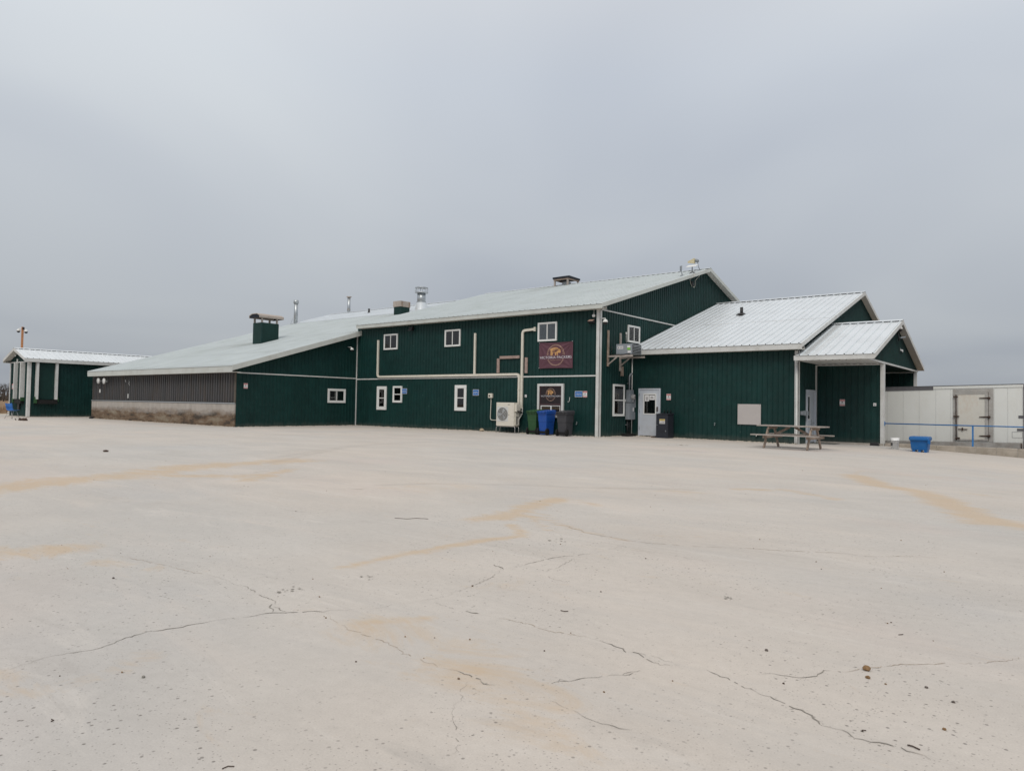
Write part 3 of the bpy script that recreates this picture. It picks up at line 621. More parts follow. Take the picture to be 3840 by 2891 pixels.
def logo(parent, F, w_, h_, big, cx_, tk):
    """F(x,z,off) maps logo coords (metres, origin at banner centre) to the world"""
    # oval ring
    for (rx, rz, wd, mm2, nm) in ((.262*w_, .415*h_, .012*w_, GOLDD, 'logo_ring'), (.238*w_, .385*h_, .006*w_, GOLDD, 'logo_ring')):
        mb = MB(); n = 72; vs = []; fs = []
        for k in range(n+1):
            t = 2*math.pi*k/n
            vs += [F(cx_+rx*math.cos(t), .01+rz*math.sin(t), tk), F(cx_+(rx-wd)*math.cos(t), .01+(rz-wd)*math.sin(t), tk)]
        for k in range(n):
            sn_ = math.sin(2*math.pi*(k+.5)/n)
            if -.42 < sn_ < .03: continue
            fs.append((2*k, 2*k+1, 2*k+3, 2*k+2))
        mb.add(vs, fs); ob(nm, mb, mm2, parent)
    # hog silhouette
    P = [(-.155, .02), (-.150, .13), (-.152, .20), (-.168, .225), (-.165, .25), (-.145, .255), (-.125, .285), (-.07, .31), (0, .312), (.05, .295), (.085, .262), (.112, .232), (.118, .255), (.135, .225), (.140, .20), (.136, .165),
         (.128, .15), (.148, .135), (.150, .118), (.120, .098), (.085, .105), (.068, .118), (.062, .06), (.064, .018), (.04, .018), (.028, .075), (.012, .10), (.010, .02), (-.016, .018), (-.020, .10), (-.04, .118), (-.072, .112), (-.082, .06), (-.10, .018), (-.128, .016), (-.122, .05), (-.140, .016)]
    mb = MB(); pc = [(x*w_*1.0+cx_, (z-.02)*h_*1.08) for x, z in P]
    import mathutils
    tri = mathutils.geometry.tessellate_polygon([[Vector((x, z, 0)) for x, z in pc]])
    mb.add([F(x, z, tk) for x, z in pc], [tuple(t) for t in tri]); ob('logo_hog', mb, GOLD, parent)
    mb = MB()
    for k in range(7):
        z0 = .275-.022*k; pts = [(-.11+.02*(k % 2), z0), (-.04, z0+.012), (.03, z0+.004), (.08-.01*k, z0-.03)]
        for i in range(3):
            a, b = pts[i], pts[i+1]; mb.add([F(cx_+a[0]*w_, (a[1]-.02)*h_*1.08, tk*1.6), F(cx_+b[0]*w_, (b[1]-.02)*h_*1.08, tk*1.6), F(cx_+b[0]*w_, (b[1]-.027)*h_*1.08, tk*1.6), F(cx_+a[0]*w_, (a[1]-.027)*h_*1.08, tk*1.6)], [(0, 1, 2, 3)])
    ob('logo_lines', mb, BANN if big else POST, parent)
    mb = MB(); mb.add([F(cx_-.15*w_, 0, tk), F(cx_+.11*w_, .0, tk), F(cx_+.11*w_, -.008*h_, tk), F(cx_-.15*w_, -.008*h_, tk)], [(0, 1, 2, 3)])
    for sgn in (-1, 1):        # scrolls and wheat ears
        vs = []
        for k in range(15):
            t = k/14*5.2; r_ = (.030-.0016*k)*w_; vs += [F(cx_+sgn*(.205*w_)+r_*math.cos(t)*sgn, .035*h_+r_*math.sin(t), tk), F(cx_+sgn*(.205*w_)+(r_-.006*w_)*math.cos(t)*sgn, .035*h_+(r_-.006*w_)*math.sin(t), tk)]
        mb.add(vs, [(2*i, 2*i+1, 2*i+3, 2*i+2) for i in range(14)])
        for k in range(4):
            x = cx_+sgn*(.222-.018*k)*w_; z = (.10+.055*k)*h_; mb.add([F(x, z, tk), F(x-sgn*.012*w_, z+.03*h_, tk), F(x-sgn*.03*w_, z+.09*h_, tk), F(x-sgn*.022*w_, z+.03*h_, tk)], [(0, 1, 2, 3)])
    ob('logo_scrolls', mb, GOLDD, parent)
    tb = text_mb('VICTORIA PACKERS', .118*h_, lambda x, y, z: F(cx_+x, -.085*h_+y, tk), 0, sx=1)
    xs = [p for p in tb.v]; tb2 = None
    wid = max(p.x for p in tb.v)-min(p.x for p in tb.v)
    k = .945*w_/wid if big else 1.06*w_/wid
    tb = text_mb('VICTORIA PACKERS', .118*h_, lambda x, y, z: F(cx_+x*k, -.085*h_+y*1.15, tk), 0)
    ob('lettering', tb, LETT, parent)
    tb = text_mb('VERNON STATION', .05*h_, lambda x, y, z: F(cx_+x, -.19*h_+y, tk), 0)
    wid = max(p.x for p in tb.v)-min(p.x for p in tb.v); k = .34*w_/wid
    tb = text_mb('VERNON STATION', .05*h_, lambda x, y, z: F(cx_+x*k, -.19*h_+y, tk), 0); ob('lettering', tb, GOLDD, parent)

# banner cloth
bt = thing('banner', 'wrinkled maroon cloth banner with golden hog emblem reading VICTORIA PACKERS under the upper window', 'banner', (-17.41, Y0-.05, 2.83))
BX0, BX1, BZ0, BZ1 = -18.27, -16.53, 2.825, 3.945
def wr(u, v):   # u,v 0..1 ; wrinkles radiate from the pinned corners
    d = 0
    for (cu, cv, amp, fr) in ((1, 1, .016, 17), (0, 1, .010, 13), (0, 0, .008, 12), (1, 0, .009, 12)):
        du, dv = abs(u-cu), abs(v-cv); rr_ = math.hypot(du, dv*.65); th = math.atan2(dv*.65, du+1e-4)
        d += amp*math.exp(-((rr_-.28)/.26)**2)*math.sin(th*fr+1.3*cu+.6*cv)
    return d+.006*math.sin(3*u+2*v)
def BF(x, z, off=0):
    cxm = (BX0+BX1)/2; czm = (BZ0+BZ1)/2; u = (x)/(BX1-BX0)+.5; v = z/(BZ1-BZ0)+.5
    zz = czm+z-.03*math.sin(math.pi*min(1, max(0, u)))*(v)*.8+.012*math.sin(math.pi*u)*(1-v)
    return Vector((cxm+x, Y0-.058-wr(u, v)-off, zz))
mb = MB(); nu, nv = 90, 60
vs = [BF((i/nu-.5)*(BX1-BX0), (j/nv-.5)*(BZ1-BZ0)) for j in range(nv+1) for i in range(nu+1)]
mb.add(vs, [(j*(nu+1)+i, j*(nu+1)+i+1, (j+1)*(nu+1)+i+1, (j+1)*(nu+1)+i) for j in range(nv) for i in range(nu)], True); ob('cloth', mb, BANN, bt)
logo(bt, BF, BX1-BX0, BZ1-BZ0, True, 0, .006)
mb = MB()
for x, z in ((BX0+.02, BZ1-.02), (BX1-.02, BZ1+.0), (BX0+.01, BZ0+.02)): mb.lathe((x, Y0-.07, z), [(.018, 0), (.018, -.02), (.001, -.021)], 10, 'y')
ob('grommet', mb, GALV, bt)
# film logo
FP = lambda x, z, off=0: Vector((-17.65+x, Y0-.0365-off*.35, 1.70+z))
logo(sf, FP, .98, .66, False, 0, .004)

# --- annex with ridge running the same way
AX, AY = -8.24, 27.2; AEY, AEZ, ARY, ARZ = 26.8, 3.69, 36.4, 3.69+.330*9.6; ABY = 2*ARY-AEY
ann = thing('annex_building', 'single-storey dark green annex with bright white ribbed gable roof right of the main building', 'building', (-11.7, 36, 0))
siding(ann, X1, AY, 0, AX-X1, -.4, 3.5, GREEN, pitch=.2)
rl2 = lambda s: min(AEZ+WS*(AY+s-AEY), AEZ+WS*(ABY-AY-s))-.06
siding(ann, AX, AY, R(90), 2*(ARY-AY), -.4, rl2, GREEN, pitch=.2); siding(ann, AX, 2*ARY-AY, R(180), AX-X1, -.4, 3.5, GREEN)
T3 = wallT(0, AY, 0); TA = wallT(AX, 0, R(90))
mb = MB(); mb.box((X1+.02, AY+.02, -.4), (AX-.03, 2*ARY-AY, 3.45)); ob('wall_core', mb, DARK, ann)
AXR = -7.98
roofside(ann, X1+.03, AEY, AEZ, 0, AXR-X1-.03, ARY-AEY, WS, ROOFW, y0=-.05, h=.034); roofside(ann, AXR, ABY, AEZ, R(180), AXR-X1-.03, ARY-AEY, WS, ROOFW, h=.026)
mb = MB(); slab(mb, X1+.04, AXR-.01, [(AEY+.02, AEZ-.005), (ARY, ARZ-.01)], .05); slab(mb, X1+.04, AXR-.01, [(ABY, AEZ-.005), (ARY, ARZ-.01)], .05); ob('roof_deck', mb, SOFF, ann)
mb = MB(); slab(mb, X1+.03, AXR+.02, [(ARY-.20, ARZ-.012), (ARY, ARZ+.052)], .008); slab(mb, X1+.03, AXR+.02, [(ARY+.20, ARZ-.012), (ARY, ARZ+.052)], .008); ob('ridge_cap', mb, ROOFW, ann)
mb = MB(); mb.box((X1+.25, AEY-.02, AEZ-.22), (AXR, AEY+.005, AEZ-.01)); ob('fascia', mb, WHITE, ann)
mb = MB(); mb.box((X1+.03, AEY+.006, AEZ-.215), (AXR, AY+.02, AEZ-.195)); mb.box((AX+.03, AY, AEZ-.195), (AXR-.03, AY+.03, AEZ-.08)); ob('soffit', mb, SOFF, ann)
rakeX(ann, AXR+.024, AEY-.02, AEZ, ARY, ARZ, .16, m_=WHITE); rakeX(ann, AXR+.024, ABY, AEZ, ARY, ARZ, .16, m_=WHITE)
mb = MB(); slab(mb, AX+.03, AXR, [(AEY+.05, AEZ-.13), (ARY, ARZ-.13)], .012); slab(mb, AX+.03, AXR, [(ABY-.05, AEZ-.13), (ARY, ARZ-.13)], .012); ob('gable_soffit', mb, SOFF, ann)
mb = MB(); mb.box((AX-.10, AY-.045, -.06), (AX+.045, AY-.022, 3.44)); mb.box((AX+.022, AY-.045, -.06), (AX+.05, AY+.08, 3.44)); ob('corner_trim', mb, WHITE, ann)
mb = MB(); mb.tube([(AX-.02, AY-.07, 3.0), (AX-.02, AY-.07, .3), (AX+.0, AY-.13, .0)], .034, 8); ob('downspout', mb, WHITE, ann)
mb = MB(); mb.box((AX+.02, 29.36, 0), (AX+.06, 29.45, 3.02)); ob('corner_trim', mb, WHITE, ann)
# front door with half glass
d = ob('door', MB().wbox(-14.80, -13.90, -.0302, .02, .04, 1.985, T3), DOORP, ann)
ob('door_frame', MB().wbox(-14.86, -14.80, -.055, .02, .0, 2.045, T3).wbox(-13.90, -13.835, -.055, .02, .0, 2.045, T3).wbox(-14.80, -13.90, -.055, .02, 1.99, 2.045, T3), DOORP, d)
ob('glazing_bead', MB().ring(-14.63, -14.02, .93, 1.83, .05, -.045, -.031, T3), VINYL, d)
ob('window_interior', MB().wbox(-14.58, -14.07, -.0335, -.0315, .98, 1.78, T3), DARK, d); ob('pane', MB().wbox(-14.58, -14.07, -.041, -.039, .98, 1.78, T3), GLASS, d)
ob('notice', MB().wbox(-14.56, -14.36, -.0435, -.042, 1.50, 1.765, T3), SIGNW, d); ob('notice', MB().wbox(-14.345, -14.085, -.0435, -.042, 1.555, 1.755, T3), SIGNW, d)
mb = MB()
for k in range(5): mb.wbox(-14.50, -14.41, -.0445, -.0437, 1.545+.03*k, 1.558+.03*k, T3)
mb.wbox(-14.29, -14.15, -.0445, -.0437, 1.62, 1.645, T3); mb.wbox(-14.27, -14.235, -.0445, -.0437, 1.67, 1.70, T3); mb.wbox(-14.205, -14.18, -.0445, -.0437, 1.67, 1.70, T3); ob('notice_print', mb, SIGNK, d)
ob('handle', MB().wbox(-14.0, -13.945, -.048, -.031, 1.07, 1.27, T3).wbox(-13.985, -13.96, -.085, -.048, 1.09, 1.25, T3), RUST, d)
for z in (1.72, 1.0, .28): ob('hinge', MB().wbox(-14.815, -14.79, -.066, -.056, z, z+.12, T3), GALV, d)
# porch-side door in the annex end wall
d = ob('door', MB().wbox(28.25, 29.28, -.0265, .02, .0, 1.96, TA), DOORP, ann)
ob('door_frame', MB().wbox(28.17, 28.25, -.07, .02, -.03, 2.02, TA).wbox(29.28, 29.35, -.07, .02, -.03, 2.02, TA).wbox(28.25, 29.28, -.07, .02, 1.96, 2.02, TA), DOORP, d)
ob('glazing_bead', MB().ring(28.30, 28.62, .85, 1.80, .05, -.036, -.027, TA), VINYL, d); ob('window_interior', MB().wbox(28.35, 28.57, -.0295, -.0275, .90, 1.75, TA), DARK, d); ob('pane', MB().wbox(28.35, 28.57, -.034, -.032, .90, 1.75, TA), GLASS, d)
ob('handle', MB().wbox(28.80, 28.86, -.035, -.0205, .68, .88, TA).wbox(28.82, 28.98, -.08, -.06, .72, .745, TA).wbox(28.82, 28.84, -.06, -.035, .72, .745, TA), GALV, d)
mb = MB(); mb.wbox(27.45, 27.68, -.10, -.02, 1.05, 1.19, TA); mb.wbox(27.72, 27.86, -.13, -.02, 1.03, 1.21, TA); mb.wbox(27.9, 28.04, -.16, -.02, 1.04, 1.20, TA)
tag(ob('switch_box', mb, GREYM, None, bevel=.006), 'row of grey electrical boxes beside the porch door', 'switch box')

# --- covered porch
PX, PEY, PEZ = -5.55, 26.8, 3.235; PRY = 31.65; PRZ = PEZ+PS*(PRY-PEY); PBY = 2*PRY-PEY; GX = -5.82; RWY = 29.5; FY = 36.1
po = thing('loading_porch', 'gable roofed dark green loading porch open to the trailer at the right end', 'building', (-6.9, 31.6, 0))
roofside(po, AX+.04, PEY, PEZ, 0, PX-AX-.04, PRY-PEY, PS, ROOFW, y0=-.05, h=.034); roofside(po, PX, PBY, PEZ, R(180), PX-AX-.04, PRY-PEY, PS, ROOFW, h=.028)
mb = MB(); slab(mb, AX+.05, PX-.01, [(PEY+.02, PEZ-.005), (PRY, PRZ-.01)], .05); slab(mb, AX+.05, PX-.01, [(PBY, PEZ-.005), (PRY, PRZ-.01)], .05); ob('roof_deck', mb, SOFF, po)
mb = MB(); slab(mb, AX+.04, PX+.02, [(PRY-.18, PRZ-.008), (PRY, PRZ+.055)], .008); slab(mb, AX+.04, PX+.02, [(PRY+.18, PRZ-.008), (PRY, PRZ+.055)], .008); ob('ridge_cap', mb, ROOFW, po)
mb = MB(); mb.box((AX-.02, PEY-.02, PEZ-.185), (PX, PEY+.005, PEZ-.01)); ob('fascia', mb, WHITE, po)
rakeX(po, PX+.024, PEY-.02, PEZ, PRY, PRZ, .16, m_=WHITE); rakeX(po, PX+.024, PBY, PEZ, PRY, PRZ, .16, m_=WHITE)
mb = MB(); slab(mb, GX+.03, PX, [(PEY+.05, PEZ-.13), (PRY, PRZ-.13)], .012); slab(mb, GX+.03, PX, [(PBY-.05, PEZ-.13), (PRY, PRZ-.13)], .012); ob('gable_soffit', mb, SOFF, po)
siding(po, GX, PEY+.02, R(90), PBY-PEY-.04, 3.10, lambda s: min(PEZ+PS*(s+.02), PEZ+PS*(PBY-PEY-.02-s))-.06, GREEN, pitch=.2)
mb = MB(); mb.box((GX-.02, PEY+.01, 3.035), (GX+.04, PBY-.02, 3.10)); ob('trim_strip', mb, WHITE, po)
# porch ceiling: ribbed white sheets
me_key = None
pr_ = rib_profile(.915, .305, .02, .03, .02)
x = AX+.06
while x < GX-.05:
    wd = min(.915, GX-.04-x); pr2 = rib_profile(wd, .229, .018, .03, .02); vs = []; fs = []
    for (q, hh) in pr2: vs += [(x+q, PEY+.01, 3.05-hh), (x+q, RWY+.1, 3.05-hh)]
    for i in range(len(pr2)-1): fs.append((2*i, 2*i+1, 2*i+3, 2*i+2))
    ob('ceiling_panel', MB().add(vs, fs), WHITE, po); x += wd
mb = MB(); mb.box((AX+.05, RWY+.12, 3.03), (GX-.03, FY, 3.05)); ob('dark_ceiling', mb, GREENF, po)
siding(po, AX+.05, RWY, 0, GX-AX-.05, .03, 3.03, GREEN, pitch=.229)
siding(po, AX+.05, RWY+.16, 0, GX-AX-.05, -1.0, 3.03, GREENF, pitch=.229)
siding(po, AX+.05, FY, 0, GX-AX-.05, -1.0, 3.03, GREENF, pitch=.229)
mb = MB(); mb.box((AX+.05, RWY+.03, -.3), (GX, RWY+.13, 3.02)); ob('wall_core', mb, DARK, po)
mb = MB(); mb.box((AX+.05, RWY-.03, 2.985), (GX-.1, RWY+.01, 3.028)); mb.box((AX+.05, FY-.03, 2.985), (GX-.1, FY+.01, 3.028)); ob('trim_strip', mb, WHITE, po)
mb = MB(); mb.box((GX-.09, RWY-.05, -.06), (GX+.03, RWY+.2, 3.03)); ob('post', mb, WHITE, po); mb = MB(); mb.box((GX-.06, FY-.05, -1.1), (GX+.06, FY+.07, 3.03)); ob('post', mb, WHITE, po)
mb = MB(); mb.box((AX+.05, RWY-.14, -.2), (GX+.02, RWY-.0, .025)); ob('base_curb', mb, CONC, po)

# --- low barn wing with long lean slope
BX, BYY = -46.9, 17.6; BEY, BEZ = 17.2, 2.83; BRY = 34.85; BRZ = BEZ+BS*(BRY-BEY)
ba = thing('barn_wing', 'long low wing with pale green sloping roof over grey fluted siding and stained concrete base', 'building', (-38.7, 26, 0))
ss = lambda s: BEZ+BS*(BYY+s-BEY)-.05
siding(ba, X0, BYY, R(90), Y0-BYY, -.35, 2.50, GREEN); siding(ba, X0, BYY, R(90), Y0-BYY, 2.56, ss, GREEN)
mb = MB(); mb.box((X0-.01, BYY+.02, 2.503), (X0+.035, Y0-.02, 2.557)); ob('trim_strip', mb, WHITE, ba)
mb = MB(); mb.box((X0+.01, Y0-.07, -.02), (X0+.06, Y0-.03, 4.9)); ob('corner_trim', mb, WHITE, ba)
siding(ba, BX, BYY, 0, X0-BX-.12, 1.14, 2.6, OLD, pitch=.23, h=.055, top=.085, foot=.02, name='fluted_panel')
mb = MB(); mb.box((X0-.13, BYY-.035, 1.12), (X0-.01, BYY+.01, 2.6)); ob('corner_board', mb, mat('brown_board', (.10, .085, .07), .8, 0, .25, 4), ba)
mb = MB(); mb.box((BX, BYY-.075, 1.07), (X0-.02, BYY+.01, 1.125)); ob('base_flashing', mb, GALV, ba)
# foundation cast in lifts
x = BX
while x < X0-.05:
    x2 = min(x+2.44, X0-.02); mb = MB(); mb.box((x+.006, BYY-.05, -.35), (x2-.006, BYY+.12, 1.068)); ob('concrete_panel', mb, STAINW, ba); x = x2
siding(ba, BX, 2*BRY-BYY, R(-90), 2*(BRY-BYY), -.35, lambda s: min(ss(s), ss(2*(BRY-BYY)-s)), GREEN)
mb = MB(); mb.box((BX+.05, BYY+.13, -.35), (X0-.04, Y0-.1, 2.45)); ob('wall_core', mb, DARK, ba)
BXL, BXR = -46.66, -30.28; LY = 31.2; LZ = BEZ+BS*(LY-BEY)
roofside(ba, BXL, BEY, BEZ, 0, BXR-BXL, LY-BEY, BS, ROOFG, y0=-.05, pitch=.229, h=.026); roofside(ba, BXL, LY-.1, LZ-.1*BS+.03, 0, BXR-BXL, BRY-LY+.1, BS, ROOFW, pitch=.305)
roofside(ba, BXR, 2*BRY-BEY, BEZ, R(180), BXR-BXL, BRY-BEY, BS, ROOFW)
mb = MB(); slab(mb, BXL+.01, BXR-.01, [(BEY+.02, BEZ-.005), (BRY, BRZ-.01)], .05); slab(mb, BXL+.01, BXR-.01, [(2*BRY-BEY, BEZ-.005), (BRY, BRZ-.01)], .05); ob('roof_deck', mb, SOFF, ba)
mb = MB(); slab(mb, BXL-.02, BXR+.02, [(BRY-.22, BRZ+.02), (BRY, BRZ+.085)], .008); slab(mb, BXL-.02, BXR+.02, [(BRY+.22, BRZ+.02), (BRY, BRZ+.085)], .008); ob('ridge_cap', mb, ROOFW, ba)
mb = MB(); mb.box((BXL, BEY-.02, BEZ-.30), (BXR, BEY+.005, BEZ-.01)); ob('fascia', mb, FASC, ba)
mb = MB(); mb.box((BXL, BEY+.006, BEZ-.295), (BXR, BYY+.01, BEZ-.275)); ob('soffit', mb, SOFF, ba)
mb = MB(); slab(mb, BXR, BXR+.024, [(BEY-.02, BEZ+.012), (24.86, BEZ+.012+BS*(24.86-BEY))], .24); ob('rake_board', mb, FASC, ba)
mb = MB(); slab(mb, X0+.03, BXR, [(BEY+.05, BEZ-.2), (24.58, BEZ-.2+BS*(24.58-BEY))], .012); ob('gable_soffit', mb, SOFF, ba)
mb = MB(); slab(mb, BXL-.024, BXL, [(BEY-.02, BEZ+.012), (BRY, BRZ+.02)], .2); ob('rake_board', mb, FASC, ba)
window(ba, wallT(X0, 0, R(90)), 22.70, 23.84, 1.20, 1.935, 'slider', .10)

# --- dock building
DX, DY, DXL = -50.0, 15.15, -53.28; DEZ = 3.59; DRX, DRZ = -51.64, 4.25; DXR, DXLL = -49.70, -53.58; dsl = (DRZ-DEZ)/(DXR-DRX); DEND = 30
dk = thing('dock_building', 'small dark green gabled dock building with white corner posts at the far left', 'building', (-51.6, 22, 0))
siding(dk, DX, DY, R(90), DEND-DY, .04, 3.38, GREEN); siding(dk, DXL, DY, 0, DX-DXL, .04, 3.36, GREEN)
siding(dk, DXL, DEND, R(-90), DEND-DY, .04, 3.38, GREEN)
siding(dk, DXL, DY, 0, DX-DXL, 3.42, lambda s: min(DEZ+dsl*(s+.30), DEZ+dsl*(DX-DXL-s+.30))-.07, GREEN)
mb = MB(); mb.box((DXL+.03, DY+.03, 0), (DX-.03, DEND, 3.35)); ob('wall_core', mb, DARK, dk)
mb = MB(); mb.box((DXL-.06, DY-.08, -.15), (DX+.08, DEND, .045)); ob('base_curb', mb, CONC, dk)
dl = DEND-DY+.35
roofside(dk, DXR, DY-.35, DEZ, R(90), dl, DXR-DRX, dsl, ROOFW, y0=-.03); roofside(dk, DXLL, DEND, DEZ, R(-90), dl, DRX-DXLL, dsl, ROOFW, y0=-.03)
mb = MB(); slabY(mb, DY-.34, DEND, [(DXR-.01, DEZ-.005), (DRX, DRZ-.01)], .05); slabY(mb, DY-.34, DEND, [(DXLL+.01, DEZ-.005), (DRX, DRZ-.01)], .05); ob('roof_deck', mb, SOFF, dk)
mb = MB(); slabY(mb, DY-.37, DEND, [(DRX+.17, DRZ-.01), (DRX, DRZ+.045)], .008); slabY(mb, DY-.37, DEND, [(DRX-.17, DRZ-.01), (DRX, DRZ+.045)], .008); ob('ridge_cap', mb, ROOFW, dk)
mb = MB(); mb.box((DXR-.005, DY-.35, DEZ-.22), (DXR+.02, DEND, DEZ-.01)); ob('fascia', mb, WHITE, dk); mb = MB(); mb.box((DXLL-.02, DY-.35, DEZ-.22), (DXLL+.005, DEND, DEZ-.01)); ob('fascia', mb, WHITE, dk)
mb = MB(); mb.box((DX, DY-.3, DEZ-.215), (DXR-.006, DEND, DEZ-.20)); mb.box((DXLL+.006, DY-.3, DEZ-.215), (DXL, DEND, DEZ-.20)); ob('soffit', mb, SOFF, dk)
for xa, xb in ((DXR+.02, DRX), (DXLL-.02, DRX)):
    mb = MB(); slabY(mb, DY-.374, DY-.35, [(xa, DEZ+.012), (xb, DRZ+.012)], .17); ob('rake_board', mb, WHITE, dk)
mb = MB(); slabY(mb, DY-.35, DY-.03, [(DXR, DEZ-.14), (DRX, DRZ-.14)], .012); slabY(mb, DY-.35, DY-.03, [(DXLL, DEZ-.14), (DRX, DRZ-.14)], .012); ob('gable_soffit', mb, SOFF, dk)
mb = MB(); mb.box((DXL-.02, DY-.04, 3.36), (DX+.02, DY-.02, 3.42)); ob('trim_strip', mb, WHITE, dk)
mb = MB(); mb.box((DX-.16, DY-.06, -.08), (DX+.02, DY-.024, 3.36)); mb.box((DX+.02, DY-.06, -.08), (DX+.06, DY+.10, 3.37)); ob('corner_trim', mb, WHITE, dk)
mb = MB(); mb.box((DXL-.05, DY-.05, 0), (DXL+.05, DY-.02, 3.36)); ob('corner_trim', mb, WHITE, dk)
TD = wallT(DX, 0, R(90)); TG = wallT(0, DY, 0)
def dockdoor(T, a0, a1):
    d = ob('dock_door', MB().wbox(a0+.12, a1-.12, -.05, .0, 1.10, 3.33, T), GREENF, dk)
    for q in (a0, a1-.13): ob('shelter_post', MB().wbox(q, q+.13, -.24, .0, 1.10, 3.345, T), WHITE, d)
    b = ob('dock_bumper', MB().wbox(a0-.02, a1+.02, -.20, .0, .82, 1.075, T), RUBBER, dk)
    ob('bumper_bracket', MB().wbox(a0-.10, a0+.06, -.26, -.201, .86, 1.10, T).wbox(a0-.08, a0-.03, -.26, -.201, 1.10, 1.25, T), GRNB, b); ob('bumper_bracket', MB().wbox(a1+.03, a1+.07, -.22, -.0, .98, 1.20, T), GRNB, b)
dockdoor(TD, 15.48, 16.66); dockdoor(TG, -51.95, -50.70)
mb = MB(); mb.wbox(-51.55, -51.25, -.1, -.03, .45, .82, TG); tag(ob('control_box', mb, BLACKP, None), 'black box hanging under the gable dock door of the dock building', 'box')

def screws(parent, x0, x1, yz0, slope, ys, pitch, h):
    mb = MB(); c = math.cos(math.atan(slope))
    for y in ys:
        z = yz0[1]+slope*(y-yz0[0]); x = x0+pitch/2
        while x < x1-.05:
            q = .013; zz = z+h*c; mb.add([(x-q, y-q*1.6, zz-slope*q*1.6+.001), (x+q, y-q*1.6, zz-slope*q*1.6+.001), (x+q, y+q*1.6, zz+slope*q*1.6+.001), (x-q, y+q*1.6, zz+slope*q*1.6+.001), (x, y, zz+.014)], [(0, 1, 4), (1, 2, 4), (2, 3, 4), (3, 0, 4)]); x += pitch
    ob('roof_screws', mb, TRAILD, parent, kind='stuff')
def lap(parent, x0, x1, yz0, slope, y):
    z = yz0[1]+slope*(y-yz0[0]); mb = MB(); mb.hexa([(x0, y, z-.01), (x1, y, z-.01), (x1, y+.03, z-.01+.03*slope), (x0, y+.03, z-.01+.03*slope), (x0, y, z+.004), (x1, y, z+.004), (x1, y+.03, z+.004+.03*slope), (x0, y+.03, z+.004+.03*slope)]); ob('sheet_lap', mb, TRAILG, parent)
screws(main, XL, XR, (EY, EZ), MS, (EY+.15, 27.0, 29.6, 32.2, RY-.28), .305, .03); lap(main, XL+.05, XR-.05, (EY, EZ), MS, 29.7)
screws(ann, X1+.03, AXR, (AEY, AEZ), WS, (AEY+.12, 29.6, 32.4, ARY-.28), .305, .034); lap(ann, X1+.1, AXR-.05, (AEY, AEZ), WS, 31.0)
screws(po, AX+.04, PX, (PEY, PEZ), PS, (PEY+.12, 29.2, PRY-.26), .305, .034)
screws(ba, BXL, BXR, (BEY, BEZ), BS, (BEY+.12, 20.0, 22.8, 24.4), .229, .026)

# ------------------------------------------------------------------ roof furniture
def cowl(name, label, xa, xb, ya, yb, ztop, plane, hood=None, ply=None):
    z = lambda y: plane[1]+plane[2]*(y-plane[0]); t = thing(name, label, 'roof vent', ((xa+xb)/2, (ya+yb)/2, z((ya+yb)/2)))
    zb0, zb1 = z(ya)-.02, z(yb)-.02
    mb = MB(); mb.hexa([(xa, ya, zb0), (xb, ya, zb0), (xb, yb, zb1), (xa, yb, zb1), (xa, ya, ztop), (xb, ya, ztop), (xb, yb, ztop), (xa, yb, ztop)]); ob('curb_box', mb, GREENF, t)
    mb = MB(); mb.box((xb+.001, ya-.012, zb0), (xb+.012, ya+.06, ztop)); mb.box((xb-.06, ya-.012, zb0), (xb+.001, ya-.001, ztop)); ob('corner_trim', mb, GREEN, t)
    # flashing collar at the foot
    mb = MB(); sl = plane[2]; mb.hexa([(xa-.12, ya-.14, zb0-.14*sl+.03), (xb+.12, ya-.14, zb0-.14*sl+.03), (xb+.12, yb+.14, zb1+.14*sl+.03), (xa-.12, yb+.14, zb1+.14*sl+.03), (xa-.12, ya-.14, zb0-.14*sl+.045), (xb+.12, ya-.14, zb0-.14*sl+.045), (xb+.12, yb+.14, zb1+.14*sl+.045), (xa-.12, yb+.14, zb1+.14*sl+.045)]); ob('flashing', mb, ROOFG, t)
    return t
Bp = (BEY, BEZ, BS)
# posts and gambrel hood
t = cowl('wooden_roof_cowl', 'green boxed roof vent with curved wooden hood on four posts on the low wing', -38.02, -37.12, 22.82, 23.95, 5.80, Bp)
for x in (-37.96, -37.18):
    for y in (22.88, 23.86): ob('post', MB().box((x-.045, y-.045, 5.80), (x+.045, y+.045, 6.12)), WOODG, t)
prof = [(-.53, 6.07), (-.53, 6.17), (-.50, 6.20), (-.26, 6.29), (.26, 6.29), (.50, 6.20), (.53, 6.17), (.53, 6.07)]
mb = MB(); vs = []
for off in (0, .035):
    for y in (22.60, 24.22):
        for (x, z) in prof: vs.append((-37.57+x*(1+off*.6), y, z+off))
n = len(prof); fs = []
for i in range(n-1):
    fs += [(i, i+1, n+i+1, n+i), (2*n+i, 3*n+i, 3*n+i+1, 2*n+i+1), (i, 2*n+i, 2*n+i+1, i+1), (n+i, n+i+1, 3*n+i+1, 3*n+i)]
fs += [(0, n, 3*n, 2*n), (n-1, 3*n-1, 4*n-1, 2*n-1)]
mb.add(vs, fs); ob('hood', mb, PLY, t)
mb = MB(); mb.add([(-37.57+x*.97, 22.63, z-.005) for x, z in prof], [tuple(range(n))[::-1]]); mb.add([(-37.57+x*.97, 24.19, z-.005) for x, z in prof], [tuple(range(n))]); ob('hood_end', mb, SHING, t)
t = cowl('plywood_roof_cowl', 'short green boxed roof vent topped by a square plywood collar where the two roofs meet', -34.30, -33.66, 30.42, 31.18, 7.38, Bp)
mb = MB(); mb.box((-34.34, 30.38, 7.38), (-33.63, 31.21, 7.74)); ob('plywood_collar', mb, PLY, t)
